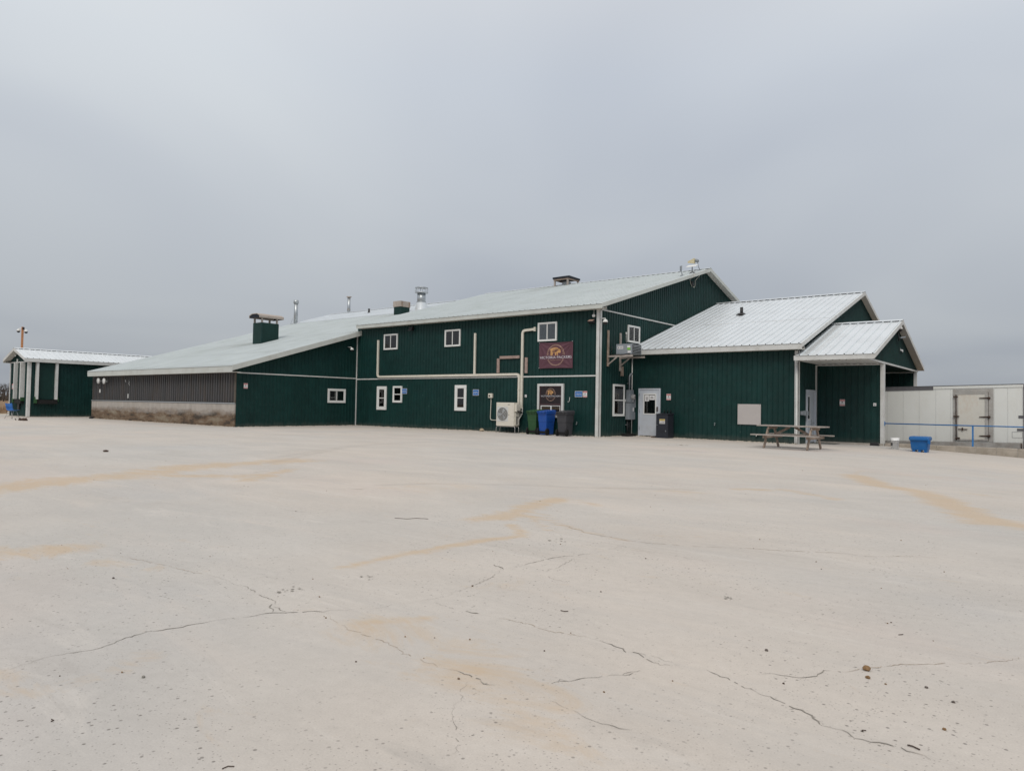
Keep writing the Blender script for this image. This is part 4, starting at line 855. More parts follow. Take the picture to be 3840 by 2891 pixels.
mb = MB(); mb.box((-33.63, 30.44, 7.40), (-33.615, 30.58, 7.72)); mb.box((-33.63, 31.06, 7.39), (-33.61, 31.19, 7.73)); ob('batten', mb, WOOD, t)
def pipe(name, label, x, y, zb, zt, r_, parts, cat='flue pipe'):
    t = thing(name, label, cat, (x, y, zb)); ob('pipe', MB().tube([(x, y, zb-.1), (x, y, zt)], r_, 14), GALV, t); parts(t); return t
def p2(t):
    ob('cap', MB().lathe((-46.15, 31.2, 0), [(.13, 8.62), (.19, 8.62), (.19, 8.86), (.02, 8.87)], 16), GALV, t); ob('band', MB().lathe((-46.15, 31.2, 0), [(.155, 7.72), (.155, 7.77)], 16), GALV, t)
    for a in (-.35, .35): ob('brace', MB().tube([(-46.15+a*.4, 31.05, 7.55), (-46.15+a, 31.0, 7.06)], .012, 5), GALV, t)
pipe('galvanised_flue', 'tall grey galvanised flue pipe with a drum cap, leftmost on the roof', -46.15, 31.2, 7.08, 8.75, .145, p2)
def p3(t):
    ob('cap', MB().lathe((-45.48, 35.6, 0), [(.10, 9.55), (.19, 9.60), (.20, 9.66), (.02, 9.68)], 14), PLY, t); ob('band', MB().lathe((-45.48, 35.6, 0), [(.135, 8.6), (.135, 8.65)], 14), PLY, t)
t = pipe('ridge_flue', 'beige flue pipe with a thin flat cap rising behind the low roof ridge', -45.48, 35.6, 8.1, 9.58, .12, p3); t.children[0].data.materials[0] = mat('beige_flue', (.38, .35, .31), .6, .2, .12, 5)
sx_, sy_ = -33.3, 31.86
t = thing('exhaust_stack', 'fat silver exhaust stack with a cage cap and white cone base near the roof junction', 'flue pipe', (sx_, sy_, 7.27))
ob('cone', MB().lathe((sx_, sy_, 0), [(.44, 7.10), (.42, 7.30), (.30, 7.78), (.30, 7.80)], 20), ROOFW, t); ob('pipe', MB().tube([(sx_, sy_, 7.6), (sx_, sy_, 8.42)], .275, 20), GALV, t)
ob('band', MB().lathe((sx_, sy_, 0), [(.29, 7.77), (.315, 7.77), (.315, 7.81), (.29, 7.81)], 20), GALV, t)
mb = MB(); mb.lathe((sx_, sy_, 0), [(.28, 8.36), (.43, 8.38), (.43, 8.42), (.28, 8.43)], 20); ob('cage_plate', mb, GALV, t)
mb = MB(); mb.lathe((sx_, sy_, 0), [(.02, 8.72), (.42, 8.70), (.43, 8.73), (.02, 8.77)], 20); ob('cage_lid', mb, GALV, t)
for k in range(8):
    a = k*math.pi/4+.2; ob('cage_bar', MB().tube([(sx_+.41*math.cos(a), sy_+.41*math.sin(a), 8.41), (sx_+.41*math.cos(a), sy_+.41*math.sin(a), 8.71)], .013, 5), GALV, t)
p = onroof(1383.5, 1175, *Bp); tag(ob('vent_pipe', MB().tube([(p.x, p.y, p.z-.1), (p.x, p.y, p.z+.33)], .07, 10).lathe((p.x, p.y, p.z), [(.16, .0), (.08, .07)], 10), BLACKP, None), 'short black plumbing vent on the low wing roof near its ridge', 'vent pipe')
p = onroof(2781, 1181, AEY, AEZ, WS); mb = MB(); mb.tube([(p.x, p.y, p.z-.1), (p.x, p.y, p.z+.36)], .07, 10); mb.lathe((p.x, p.y, p.z), [(.26, -.02), (.2, .05), (.08, .10)], 12); tag(ob('vent_pipe', mb, BLACKP, None), 'black plumbing vent standing on the bright white annex roof', 'vent pipe')
# shingled cupola on main ridge
t = thing('ridge_cupola', 'dark shingled flat cupola on wooden posts over the main roof ridge', 'roof vent', (-24.0, 35.0, 8.4))
cxx0, cxx1, cyy0, cyy1 = -24.55, -23.62, 34.42, 35.5
for x in (cxx0, cxx1):
    for y in (cyy0, cyy1): ob('post', MB().box((x-.045, y-.045, 8.2), (x+.045, y+.045, 8.80)), WOODG, t)
mb = MB(); q = .10; a0, a1, b0, b1 = cxx0-q, cxx1+q, cyy0-q, cyy1+q; zm = 8.80
mb.box((a0, b0, zm), (a1, b1, zm+.10)); mb.add([(a0, b0, zm+.101), (a1, b0, zm+.101), (a1, b1, zm+.101), (a0, b1, zm+.101), ((a0+a1)/2-.2, (b0+b1)/2, zm+.26), ((a0+a1)/2+.2, (b0+b1)/2, zm+.26)], [(0, 1, 5, 4), (1, 2, 5), (2, 3, 4, 5), (3, 0, 4)]); ob('shingle_roof', mb, SHING, t)
mb = MB(); mb.box((a0+.04, b0+.04, zm-.09), (a1-.04, b0+.08, zm)); mb.box((a1-.08, b0+.08, zm-.09), (a1-.04, b1-.04, zm)); mb.box((a0+.04, b0+.08, zm-.09), (a0+.08, b1-.04, zm)); ob('rail', mb, WOOD, t)
mb = MB(); mb.box((-24.25, 34.75, 8.3), (-23.9, 35.2, 8.66)); ob('duct', mb, GALV, t)
# antennas
Mp = (EY, EZ, MS)
p = onroof(2559, 1035, *Mp); mb = MB(); mb.tube([p+Vector((0, 0, -.05)), p+Vector((-.04, 0, .18)), p+Vector((-.05, 0, .26)), p+Vector((-.04, 0, .52))], .022, 7); mb.box(p+Vector((-.09, -.05, -.02)), p+Vector((.09, .05, .03))); mb.box(p+Vector((-.13, -.03, .24)), p+Vector((-.08, .02, .50)))
tag(ob('antenna_mast', mb, GREYM, None), 'bent grey antenna mast, leftmost of the fittings by the gable peak', 'antenna')
p = onroof(2595.5, 1025, *Mp); t = thing('satellite_dish', 'flat white satellite dish on a short post near the main gable peak', 'satellite dish', p)
ob('mast', MB().tube([p, p+Vector((0, 0, .32))], .022, 8).hexa([p+Vector(v) for v in ((-.14, -.1, -.04), (.14, -.1, -.04), (.14, .1, .02), (-.14, .1, .02), (-.06, -.05, .06), (.06, -.05, .06), (.06, .05, .08), (-.06, .05, .08))]), BLACKP, t)
mb = MB(); mb.hexa([p+Vector(v) for v in ((-.28, -.14, .30), (.24, -.14, .30), (.27, .12, .42), (-.25, .12, .42), (-.28, -.14, .32), (.24, -.14, .32), (.27, .12, .44), (-.25, .12, .44))]); ob('panel', mb, VINYL, t)
p = onroof(2624.7, 1015, *Mp); t = thing('directional_antenna', 'cream wedge shaped antenna on a leaning grey mast at the gable peak', 'antenna', p)
ob('mast', MB().tube([p, p+Vector((-.08, 0, .22)), p+Vector((-.13, 0, .46))], .022, 8).box(p+Vector((-.12, -.07, -.03)), p+Vector((.12, .07, .02))), GREYM, t)
q = p+Vector((-.16, 0, .52)); ob('mount', MB().lathe(q, [(.001, -.09), (.09, -.08), (.09, .05), (.001, .06)], 10, 'y'), GREYM, t)
ob('reflector', MB().hexa([q+Vector(v) for v in ((-.50, -.05, -.06), (-.12, -.10, -.13), (-.12, .06, -.13), (-.50, .02, -.06), (-.50, -.05, .02), (-.12, -.10, .14), (-.12, .06, .14), (-.50, .02, .02))]), mat('cream_plastic', (.62, .55, .36), .5), t)
c0 = onX(2596, 1063, X1+.06); mb = MB()
pts = [onX(2604, 1026, XR), onX(2606, 1035, XR+.06), onX(2600, 1040, XR+.05), onX(2588, 1047, X1+.06), onX(2589, 1060, X1+.06), onX(2593, 1070, X1+.06), onX(2594, 1075, X1+.06)]
mb.tube(pts, .009, 5); mb.tube([onX(2632, 1019, XR+.04), onX(2620, 1038, X1+.2), onX(2607, 1053, X1+.06), onX(2607, 1070, X1+.06), onX(2603, 1079, X1+.06), onX(2598, 1074, X1+.06)], .011, 5)
tag(ob('antenna_cable', mb, PVC, None), 'loose antenna cables looping down the gable siding under the peak', 'cable')
mb = MB(); mb.box(c0+Vector((-.03, -.10, -.10)), c0+Vector((.06, -.01, .08))); mb.box(c0+Vector((-.03, .0, -.12)), c0+Vector((.05, .09, .02))); tag(ob('junction_box', mb, BLACKP, None, bevel=.008), 'small black junction box on the gable siding below the dish', 'junction box')

# ------------------------------------------------------------------ things on the main wall
def smooth_path(pts, rad=.12, n=5):
    out_ = [Vector(pts[0])]
    for i in range(1, len(pts)-1):
        a, b, c = Vector(pts[i-1]), Vector(pts[i]), Vector(pts[i+1]); r1 = min(rad, (a-b).length/2, (c-b).length/2); s, e = b+(a-b).normalized()*r1, b+(c-b).normalized()*r1
        for k in range(n+1):
            t = k/n; out_.append((s*(1-t)**2)+(b*2*t*(1-t))+(e*t*t))
    out_.append(Vector(pts[-1])); return out_
def cover(mb, pts, w_=.085, d_=.07):
    pts = smooth_path(pts, .16)
    vs = []; n = len(pts)
    for i, p in enumerate(pts):
        t = (pts[min(i+1, n-1)]-pts[max(i-1, 0)]).normalized(); s = t.cross(Vector((0, -1, 0))).normalized()*w_/2; o_ = Vector((0, -d_, 0))
        vs += [p-s, p+s, p+s+o_, p-s+o_]
    fs = []
    for i in range(n-1):
        for k in range(4): k2 = (k+1) % 4; fs.append((4*i+k, 4*i+k2, 4*i+4+k2, 4*i+4+k))
    fs += [(3, 2, 1, 0), (4*n-4, 4*n-3, 4*n-2, 4*n-1)]
    return mb.add(vs, fs)
yc = Y0-.025
t = thing('line_set_cover', 'cream refrigerant line cover running along the wall from the far left window', 'pipe cover', (-19.33, yc, 1.1), 'cream line covers on the main wall')
ob('main_run', cover(MB(), [(-28.83, yc, 4.53), (-28.83, yc, 2.60), (-19.35, yc, 2.60), (-19.35, yc, 1.10)], .105), PVC, t)
ob('riser', cover(MB(), [(-22.0, yc-.002, 2.62), (-22.0, yc-.002, 4.55)], .095), PVC, t)
mb = MB()
for x in (-26.8, -25.0, -23.2): mb.box((x-.012, yc-.078, 2.545), (x+.012, yc, 2.66))
for z in (1.9,): mb.box((-19.41, yc-.078, z), (-19.29, yc, z+.03))
ob('joint', mb, PVC, t)
t = thing('line_set_cover', 'cream refrigerant line cover rising beside the banner and elbowing to the upper window', 'pipe cover', (-19.18, yc, 1.1), 'cream line covers on the main wall')
ob('main_run', cover(MB(), [(-19.20, yc, 1.10), (-19.20, yc, 4.52), (-18.52, yc, 4.55)], .105), PVC, t)
ob('end_collar', MB().box((-18.56, yc-.09, 4.46), (-18.49, yc, 4.64)), PVC, t); ob('joint', MB().box((-19.26, yc-.078, 2.45), (-19.14, yc, 2.48)), PVC, t)
for nm, a, b, w_, lab in (('u', (-20.575, 2.681), (-20.575, 3.33), .14, 'upright weathered board left of the empty bracket'), ('v', (-20.49, 3.37), (-19.36, 3.37), .125, 'level weathered board across the top of the empty bracket'), ('x', (-18.975, 2.65), (-18.975, 3.33), .14, 'upright weathered board right of the line cover')):
    A = Vector((a[0], Y0-.055, a[1])); B_ = Vector((b[0], Y0-.055, b[1])); mb = MB(); mb.beam(A, B_, w_, .045, (0, -1, 0)) if a[1] == b[1] else mb.beam(A, B_, w_, .045, (0, -1, 0))
    tag(ob('board', mb, mat('pinkish_board', (.33, .25, .22), .85, 0, .3, 9, .2, .4, 50), None), lab+' on the green wall', 'board', 'weathered boards screwed to the main wall')
mb = MB(); mb.box((-26.40, Y0-.16, 4.90), (-26.18, Y0-.02, 5.07)); mb.hexa([(-26.42, Y0-.24, 4.88), (-26.16, Y0-.24, 4.88), (-26.16, Y0-.02, 5.03), (-26.42, Y0-.02, 5.03), (-26.42, Y0-.24, 4.9), (-26.16, Y0-.24, 4.9), (-26.16, Y0-.02, 5.09), (-26.42, Y0-.02, 5.09)]); tag(ob('vent_hood', mb, BLACKP, None), 'black vent hood high on the main wall near the eave', 'vent hood')

def sign_blue(x0, x1, z0, z1, label):
    y = Y0-.036; t = thing('parking_sign', label, 'sign', ((x0+x1)/2, y, z0), 'blue parking signs on the main wall')
    ob('plate', MB().box((x0, y-.004, z0), (x1, y, z1)), SIGNW, t); e = .014; ob('face', MB().box((x0+e, y-.0055, z0+e), (x1-e, y-.0042, z1-e)), SIGNB, t)
    cxm = (x0+x1)/2; h_ = z1-z0
    for s_, zz, wd in (('Inspector', z0+h_*.60, .60), ('Parking Only!', z0+h_*.40, .84)):
        tb = text_mb(s_, h_*.22, lambda x, yy, z: Vector((x, 0, yy)), 0); wid = max(p.x for p in tb.v)-min(p.x for p in tb.v); k = wd*(x1-x0)/wid
        tb = text_mb(s_, h_*.22, lambda x, yy, z: Vector((cxm+x*k, y-.0075, zz+yy)), 0); ob('lettering', tb, SIGNW, t)
sign_blue(-26.95, -26.58, 1.72, 1.985, 'small blue Inspector Parking Only sign right of the narrow far windows'); sign_blue(-22.10, -21.735, 1.655, 1.93, 'small blue Inspector Parking Only sign left of the outdoor unit'); sign_blue(-16.41, -16.035, 1.615, 1.86, 'small blue Inspector Parking Only sign right of the storefront window')
def cam_sign(T, a0, a1, z0, z1, label, y=-.036):
    c = T @ Vector(((a0+a1)/2, y, z0)); t = thing('surveillance_sign', label, 'sign', c, 'red and white camera warning signs')
    ob('plate', MB().wbox(a0, a1, y-.004, y, z0, z1, T), SIGNW, t); h_ = z1-z0; w_ = a1-a0
    ob('red_band', MB().wbox(a0+.006, a1-.006, y-.0056, y-.0042, z1-h_*.26, z1-.008, T).wbox(a0+.006, a1-.006, y-.0056, y-.0042, z0+.008, z0+h_*.2, T), SIGNR, t)
    cxm = (a0+a1)/2; mb = MB(); mb.wbox(cxm-.16*w_, cxm+.14*w_, y-.0056, y-.0042, z0+h_*.56, z0+h_*.66, T); mb.wbox(cxm-.04*w_, cxm+.04*w_, y-.0056, y-.0042, z0+h_*.49, z0+h_*.56, T); ob('camera_symbol', mb, SIGNK, t)
    for s_, zz, mm2, wd in (('NOTICE', z1-h_*.14, SIGNW, .6), ('VIDEO', z0+h_*.42, SIGNK, .55), ('SURVEILLANCE', z0+h_*.33, SIGNK, .75), ('ON PREMISES', z0+h_*.11, SIGNW, .7)):
        tb = text_mb(s_, h_*.1, lambda x, yy, z: Vector((x, 0, yy)), 0); wid = max(p.x for p in tb.v)-min(p.x for p in tb.v); k = wd*w_/wid
        tb = text_mb(s_, h_*.1, lambda x, yy, z: T @ Vector((cxm+x*k, y-.0075, zz+yy)), 0); ob('lettering', tb, mm2, t)
cam_sign(T1, -16.0, -15.81, 1.605, 1.86, 'red and white video notice sign beside the blue sign by the corner'); cam_sign(T3, -13.55, -13.355, 1.555, 1.815, 'red and white video notice sign right of the half-glass door')
cam_sign(wallT(0, RWY, 0), -7.34, -7.15, 1.425, 1.675, 'red and white video notice sign on the porch wall'); cam_sign(wallT(X0, 0, R(90)), 17.95, 18.15, 1.80, 2.045, 'red and white video notice sign on the low wing end wall'); cam_sign(TG, -52.85, -52.6, 1.72, 2.05, 'red and white video notice sign on the dock building gable wall')
for (T, a, z, lab) in ((T1, -18.99, 1.645, 'small white sticker by the line cover'), (wallT(0, RWY, 0), -6.10, 1.49, 'small white sticker near the white porch post')):
    mb = MB(); mb.wbox(a-.052, a+.052, -.036, -.032, z-.055, z+.055, T); t = tag(ob('wall_sticker', mb, SIGNW, None), lab+' on the green wall', 'sticker'); mb = MB(); mb.wbox(a-.04, a+.04, -.0375, -.0365, z+.005, z+.012, T); mb.wbox(a-.02, a+.02, -.0375, -.0365, z-.035, z-.01, T); ob('print', mb, SIGNK, t)
mb = MB(); mb.tube([(-16.66, Y0-.04, 1.60), (-16.655, Y0-.07, 1.50), (-16.66, Y0-.08, 1.43), (-16.70, Y0-.08, 1.405), (-16.735, Y0-.075, 1.425)], .012, 6); tag(ob('wall_hook', mb, WHITE, None), 'white J-shaped hook on the wall right of the storefront window', 'hook')
def faucet(x, y, z, label):
    mb = MB(); mb.tube([(x, y-.02, z), (x, y-.09, z), (x, y-.12, z-.05)], .014, 7); mb.lathe((x, y-.07, z+.05), [(.035, -.006), (.035, .006), (.001, .007)], 8, 'z'); tag(ob('wall_tap', mb, GALV, None), label, 'tap')
faucet(-16.28, Y0, .52, 'metal garden tap low on the wall between black bin and corner'); faucet(-11.42, AY, .61, 'metal tap on the annex wall left of the grey panel')
mb = MB(); mb.box((-9.78, AY-.10, .25), (-9.62, AY-.02, .29)); mb.tube([(-9.74, AY-.09, .25), (-9.74, AY-.11, .20)], .02, 6); tag(ob('wall_spout', mb, WHITE, None), 'white drain spout on the annex wall under the grey panel', 'spout')
# flood light, sensor, cameras
mb = MB(); mb.hexa([(-15.74, Y0-.20, 4.66), (-15.46, Y0-.20, 4.66), (-15.46, Y0-.05, 4.62), (-15.74, Y0-.05, 4.62), (-15.74, Y0-.21, 4.70), (-15.46, Y0-.21, 4.70), (-15.46, Y0-.04, 4.79), (-15.74, Y0-.04, 4.79)]); t = thing('flood_light', 'flat wall flood light under the eave at the main building corner', 'flood light', (-15.6, Y0-.03, 4.6))
ob('housing', mb, BLACKP, t); mb = MB(); mb.hexa([(-15.72, Y0-.213, 4.715), (-15.48, Y0-.213, 4.715), (-15.48, Y0-.09, 4.775), (-15.72, Y0-.09, 4.775), (-15.72, Y0-.213, 4.72), (-15.48, Y0-.213, 4.72), (-15.48, Y0-.09, 4.785), (-15.72, Y0-.09, 4.785)]); ob('lens', mb, mat('warm_lens', (.50, .33, .26), .5), t)
t = thing('eave_sensor', 'white round sensor hanging on a rod below the main eave', 'sensor', (-15.52, Y0-.08, 4.93)); ob('rod', MB().tube([(-15.52, Y0-.05, 5.2), (-15.52, Y0-.06, 5.0)], .01, 6), WHITE, t); ob('disc', MB().lathe((-15.52, Y0-.07, 4.94), [(.001, -.03), (.065, -.03), (.065, .03), (.001, .03)], 14, 'y'), VINYL, t)
def dome(c, label, arm, k=1.0, par=None, m1=VINYL):
    c = Vector(c); t = thing('dome_camera', label, 'camera', c, 'white dome cameras')
    ob('body', MB().lathe(c, [(.001, .11*k), (.05*k, .10*k), (.085*k, .05*k), (.095*k, .0), (.001, -.001)], 14), m1, t); ob('dome', MB().lathe(c, [(.08*k, -.002), (.075*k, -.04*k), (.05*k, -.075*k), (.001, -.09*k)], 14), BLACKP, t)
    ob('arm', MB().tube([c+Vector((0, 0, .09*k))]+[c+Vector(a) for a in arm], .022*k, 7), m1, t); return t
dome((-15.0, Y0-.02, 4.64), 'white dome camera on the corner post of the main building', [(-.02, .02, .16), (-.2, 0.02, .17)], 1.15)
p = onX(1320, 1309, X0+.30); dome(p-Vector((0, 0, .05)), 'white dome camera on the low wing end wall near the inner corner', [(-.05, -.02, .14), (-.27, -.05, .16)], 1.05)
p = onX(3373, 1235, GX+.2); dome(p, 'white dome camera under the porch gable peak', [(-.02, 0, .12), (-.18, 0, .14)], 1.25)
p = onX(3367, 1268, GX+.06); t = thing('gable_lamp', 'black bracket lamp below the dome camera on the porch gable', 'lamp', p); ob('bracket', MB().tube([p+Vector((0, -.1, .22)), p+Vector((.05, -.1, .02)), p+Vector((.05, -.08, -.12))], .03, 7), BLACKP, t); ob('lamp_head', MB().beam(p+Vector((.06, -.05, 0)), p+Vector((.2, .2, .05)), .12, .05), GREYM, t)
p = onX(3380, 1313, GX+.05); mb = MB(); mb.hexa([p+Vector(v) for v in ((.0, -.22, -.03), (.03, -.22, -.03), (.03, .22, -.07), (.0, .22, -.07), (.0, -.22, .02), (.03, -.22, .02), (.03, .22, .03), (.0, .22, .03))]); mb.add([p+Vector((.015, -.22, 0)), p+Vector((.015, -.33, .09)), p+Vector((.015, -.30, 0)), p+Vector((.015, -.33, -.08))], [(0, 1, 2, 3)]); tag(ob('gable_ornament', mb, VINYL, None), 'white fish shaped plate on the porch gable siding', 'ornament')

# outdoor heat pump
ax0, ax1, ay0, ay1, az0, az1 = -20.17, -19.17, 23.98, 24.34, .32, 1.345
t = thing('outdoor_unit', 'cream outdoor heat pump with round fan grille on bent metal legs', 'heat pump', (-19.67, 24.15, .02))
ob('casing', MB().box((ax0, ay0, az0), (ax1, ay1, az1)), PVC, t, bevel=.012)
fc = Vector((-19.80, ay0-.008, .84)); ob('grille_plate', MB().box((-20.12, ay0-.008, .52), (-19.49, ay0-.001, 1.16)), WHITE, t)
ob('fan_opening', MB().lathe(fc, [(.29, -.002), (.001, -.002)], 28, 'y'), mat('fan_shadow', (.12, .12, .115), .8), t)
g_ = MB()
for r_ in (.29, .21, .13, .05): g_.tube([fc+Vector((r_*math.cos(k*math.pi/14), -.03, r_*math.sin(k*math.pi/14))) for k in range(29)], .0045, 4, False)
for k in range(15):
    x = -.266+k*.038; hh = math.sqrt(max(0, .29**2-x*x)); g_.tube([fc+Vector((x, -.026, -hh)), fc+Vector((x, -.026, hh))], .004, 4, False)
ob('grille', g_, WHITE, t)
for k in range(3):
    a = k*2.094+.5; b_ = MB(); pts = [(.03, 0), (.26, .3), (.25, .95), (.07, 1.1)]; b_.add([fc+Vector((r_*math.cos(a+th), -.008-.006*i, r_*math.sin(a+th))) for i, (r_, th) in enumerate(pts)], [(0, 1, 2, 3)]); ob('fan_blade', b_, GALV, t)
ob('side_cover', MB().box((ax1, ay0+.05, .95), (ax1+.10, ay1-.03, 1.28)).box((ax1, ay0+.06, .36), (ax1+.04, ay1-.02, .90)), PVC, t, bevel=.008)
mb = MB()
for k in range(7): mb.box((ax1+.041, ay0+.10, .42+.05*k), (ax1+.045, ay1-.08, .445+.05*k))
mb.box((-19.52, ay0-.002, 1.245), (-19.40, ay0-.0005, 1.265)); mb.box((-19.5, ay0-.002, .80), (-19.43, ay0-.0005, .815)); ob('marking', mb, SIGNK, t)
for y in (ay0+.06, ay1-.04):
    lg = smooth_path([(ax0-.03, y-.02, gh(-20, 24)), (ax0-.03, y, az0-.02), (ax1+.03, y, az0-.02), (ax1+.03, y-.02, gh(-19, 24))], .1); ob('stand_leg', MB().tube(lg, .017, 7), STEEL, t)
for k in range(5):
    x0 = -19.38+.06*k; mb = MB(); mb.tube(smooth_path([(x0, Y0-.06, 1.12), (x0+.01, Y0-.07, .85), (ax1+.06, 24.25, .42+.05*k), (ax1+.03, 24.2, .42+.05*k)], .25, 6), .016, 7); ob('refrigerant_line', mb, PVC if k % 2 else WHITE, t)
ob('cable_bundle', MB().tube([(ax1+.1, 24.1, 1.0), (ax1+.18, 24.25, .9), (-19.2, 24.5, .98), (-19.12, 24.5, .9)], .022, 6).tube([(ax1+.1, 24.12, .95), (ax1+.2, 24.3, 1.05), (-19.3, 24.5, 1.05)], .015, 6), BLACKP, t)
t = thing('disconnect_box', 'small cream electrical disconnect box with conduit running down to the heat pump', 'electrical box', (-20.98, Y0-.05, 1.55)); ob('box', MB().box((-21.10, Y0-.12, 1.545), (-20.87, Y0-.02, 1.75)), PVC, t, bevel=.008); ob('switch', MB().box((-21.04, Y0-.14, 1.60), (-20.98, Y0-.121, 1.68)), RUST, t)
ob('conduit', MB().tube(smooth_path([(-20.97, Y0-.05, 1.545), (-20.97, Y0-.05, 1.35), (-21.0, Y0-.05, .55), (-20.3, Y0-.2, .54), (ax0, 24.2, .54)], .12), .017, 7), PVC, t)

# wheeled bins
def bin_(x, yf, m_, label, rot=0, lidm=None):
    t = thing('wheeled_bin', label, 'bin', (x, yf+.3, gh(x, yf)), 'wheeled bins below the storefront window'); z0 = gh(x, yf); M_ = Matrix.Translation((x, yf+.32, z0)) @ Matrix.Rotation(rot, 4, 'Z') @ Matrix.Diagonal((.83, .93, 1, 1))
    b = MB(); n = 10; rings = []
    for i, (z, hw, hd) in enumerate([(.03, .205, .24), (.06, .215, .255), (.55, .245, .29), (.56, .255, .30), (.86, .27, .32), (.88, .295, .345), (.97, .30, .35)]):
        rings += [(-hw, -hd, z), (hw, -hd, z), (hw, hd, z), (-hw, hd, z)]
    fs = [(3, 2, 1, 0)]
    for i in range(6):
        for k in range(4): k2 = (k+1) % 4; fs.append((4*i+k, 4*i+k2, 4*i+4+k2, 4*i+4+k))
    b.add(rings, fs).xf(M_); ob('body', b, m_, t, bevel=.022)
    l_ = MB(); l_.hexa([(-.31, -.37, .965), (.31, -.37, .965), (.31, .38, .965), (-.31, .38, .965), (-.29, -.34, 1.0), (.29, -.34, 1.0), (.27, .34, 1.055), (-.27, .34, 1.055)]).xf(M_); ob('lid', l_, lidm or m_, t, bevel=.012)
    h_ = MB(); h_.tube([(-.26, -.36, .95), (-.26, -.43, .965), (.26, -.43, .965), (.26, -.36, .95)], .016, 7)
    for q in (-.2, 0, .2): h_.box((q-.03, -.40, .93), (q+.03, -.34, 1.0))
    h_.xf(M_); ob('handle', h_, lidm or m_, t)
    for sx in (-1, 1):
        wmb = MB().lathe((sx*.27, -.25, .145), [(.001, -.035), (.115, -.035), (.145, -.025), (.145, .025), (.115, .035), (.001, .035)], 18, 'x').xf(M_); ob('wheel', wmb, RUBBER, t)
    ax = MB().tube([(-.26, -.25, .145), (.26, -.25, .145)], .012, 6).box((-.2, -.285, .08), (.2, -.25, .17)).xf(M_); ob('axle', ax, RUBBER, t)
def Xat(px_, Y): return onY(px_, 1600, Y).x
bin_(Xat(1988, 23.78), 23.82, GRNB, 'green wheeled bin, left one of the three by the wall', R(5)); bin_(Xat(2031, 23.68), 23.70, BLUEB, 'blue wheeled bin between the green and the charcoal one', R(-2)); bin_(Xat(2103, 23.66), 23.66, GRYB, 'charcoal wheeled bin nearest the building corner', R(2))
# crumpled bag near unit
rr = random.Random(4)
def rock(c, s, m_, label, name='stone', cat='stone', group=None, seed=0, sq=.6):
    rr = random.Random(seed); bpy_v = []; n1_, n2_ = 6, 8; vs = []; fs = []
    for i in range(n1_+1):
        for k in range(n2_):
            th = math.pi*i/n1_; ph = 2*math.pi*k/n2_; q = 1 if i in (0, n1_) else rr.uniform(.78, 1.12); vs.append(Vector(c)+Vector((s*q*math.sin(th)*math.cos(ph), s*q*.8*math.sin(th)*math.sin(ph), s*sq*(q*math.cos(th)+.75))))
    for i in range(n1_):
        for k in range(n2_): fs.append((i*n2_+k, (i+1)*n2_+k, (i+1)*n2_+(k+1) % n2_, i*n2_+(k+1) % n2_))
    o = ob(name, MB().add(vs, fs), m_, None); tag(o, label, cat, group); return o
p = G(1846, 1616); rock((p.x, 24.35, gh(p.x, 24.3)), .13, mat('crumpled_bag', (.42, .34, .24), .7, 0, .5, 12), 'crumpled tan bag lying by the wall left of the heat pump', 'crumpled_bag', 'litter', seed=3)

# return wall: bracket condenser, meters
t = thing('bracket_condenser', 'grey refrigeration condenser on wooden wall brackets beside the small upper window', 'condenser', (-14.6, 25.6, 3.3))
for y, za, zb in ((25.2, 2.90, 4.39), (26.2, 2.75, 4.36)): ob('upright', MB().box((X1+.025, y-.055, za), (X1+.07, y+.055, zb)), WOOD if y < 26 else WOODG, t)
for y in (25.2, 26.2):
    ob('arm', MB().box((X1+.07, y-.03, 3.27), (-14.08, y+.03, 3.345)), WOODG, t); ob('brace', MB().beam((X1+.07, y, 2.98), (-14.80, y, 3.27), .05, .05), WOODG, t)
ob('block', MB().box((X1+.025, 26.27, 2.55), (X1+.09, 26.42, 2.95)), WOOD, t)
ux0, ux1, uy0, uy1, uz0, uz1 = -14.86, -14.08, 25.22, 25.95, 3.375, 3.80
ob('casing', MB().box((ux0, uy0, uz0), (ux1-.03, uy1, uz1)), GREYM, t, bevel=.008)
ob('coil', MB().box((ux1-.03, uy0+.02, uz0+.02), (ux1-.012, uy1-.02, uz1-.02)), DARK, t)
for k in range(6): ob('louvre', MB().hexa([(ux1-.012, uy0+.02, uz0+.035+k*.062), (ux1+.02, uy0+.02, uz0+.015+k*.062), (ux1+.02, uy1-.02, uz0+.015+k*.062), (ux1-.012, uy1-.02, uz0+.035+k*.062), (ux1-.012, uy0+.02, uz0+.055+k*.062), (ux1+.02, uy0+.02, uz0+.03+k*.062), (ux1+.02, uy1-.02, uz0+.03+k*.062), (ux1-.012, uy1-.02, uz0+.055+k*.062)]), GALV, t)
ob('name_plate', MB().box((ux0+.07, uy0-.004, 3.60), (ux0+.33, uy0-.001, 3.71)), SIGNW, t); ob('sticker', MB().box((ux1-.26, uy0-.004, 3.55), (ux1-.12, uy0-.001, 3.64)), mat('lime', (.20, .50, .06), .5), t); ob('sticker', MB().box((ux1-.26, uy0-.004, 3.645), (ux1-.12, uy0-.001, 3.72)), SIGNW, t); ob('sticker', MB().box((ux1-.24, uy0-.004, 3.43), (ux1-.10, uy0-.001, 3.51)), SIGNW, t)
ob('name_print', MB().box((ux0+.10, uy0-.0055, 3.63), (ux0+.15, uy0-.0045, 3.68)).box((ux0+.18, uy0-.0055, 3.64), (ux0+.31, uy0-.0045, 3.67)), SIGNK, t)
ob('hose', MB().tube([(X1+.05, 25.35, 3.36), (-14.9, 25.18, 3.37), (-14.5, 25.17, 3.36), (-14.2, 25.17, 3.39)], .022, 6).tube([(X1+.04, 25.4, 3.36), (X1+.06, 25.45, 3.6), (X1+.05, 25.48, 3.75)], .012, 5), BLACKP, t)
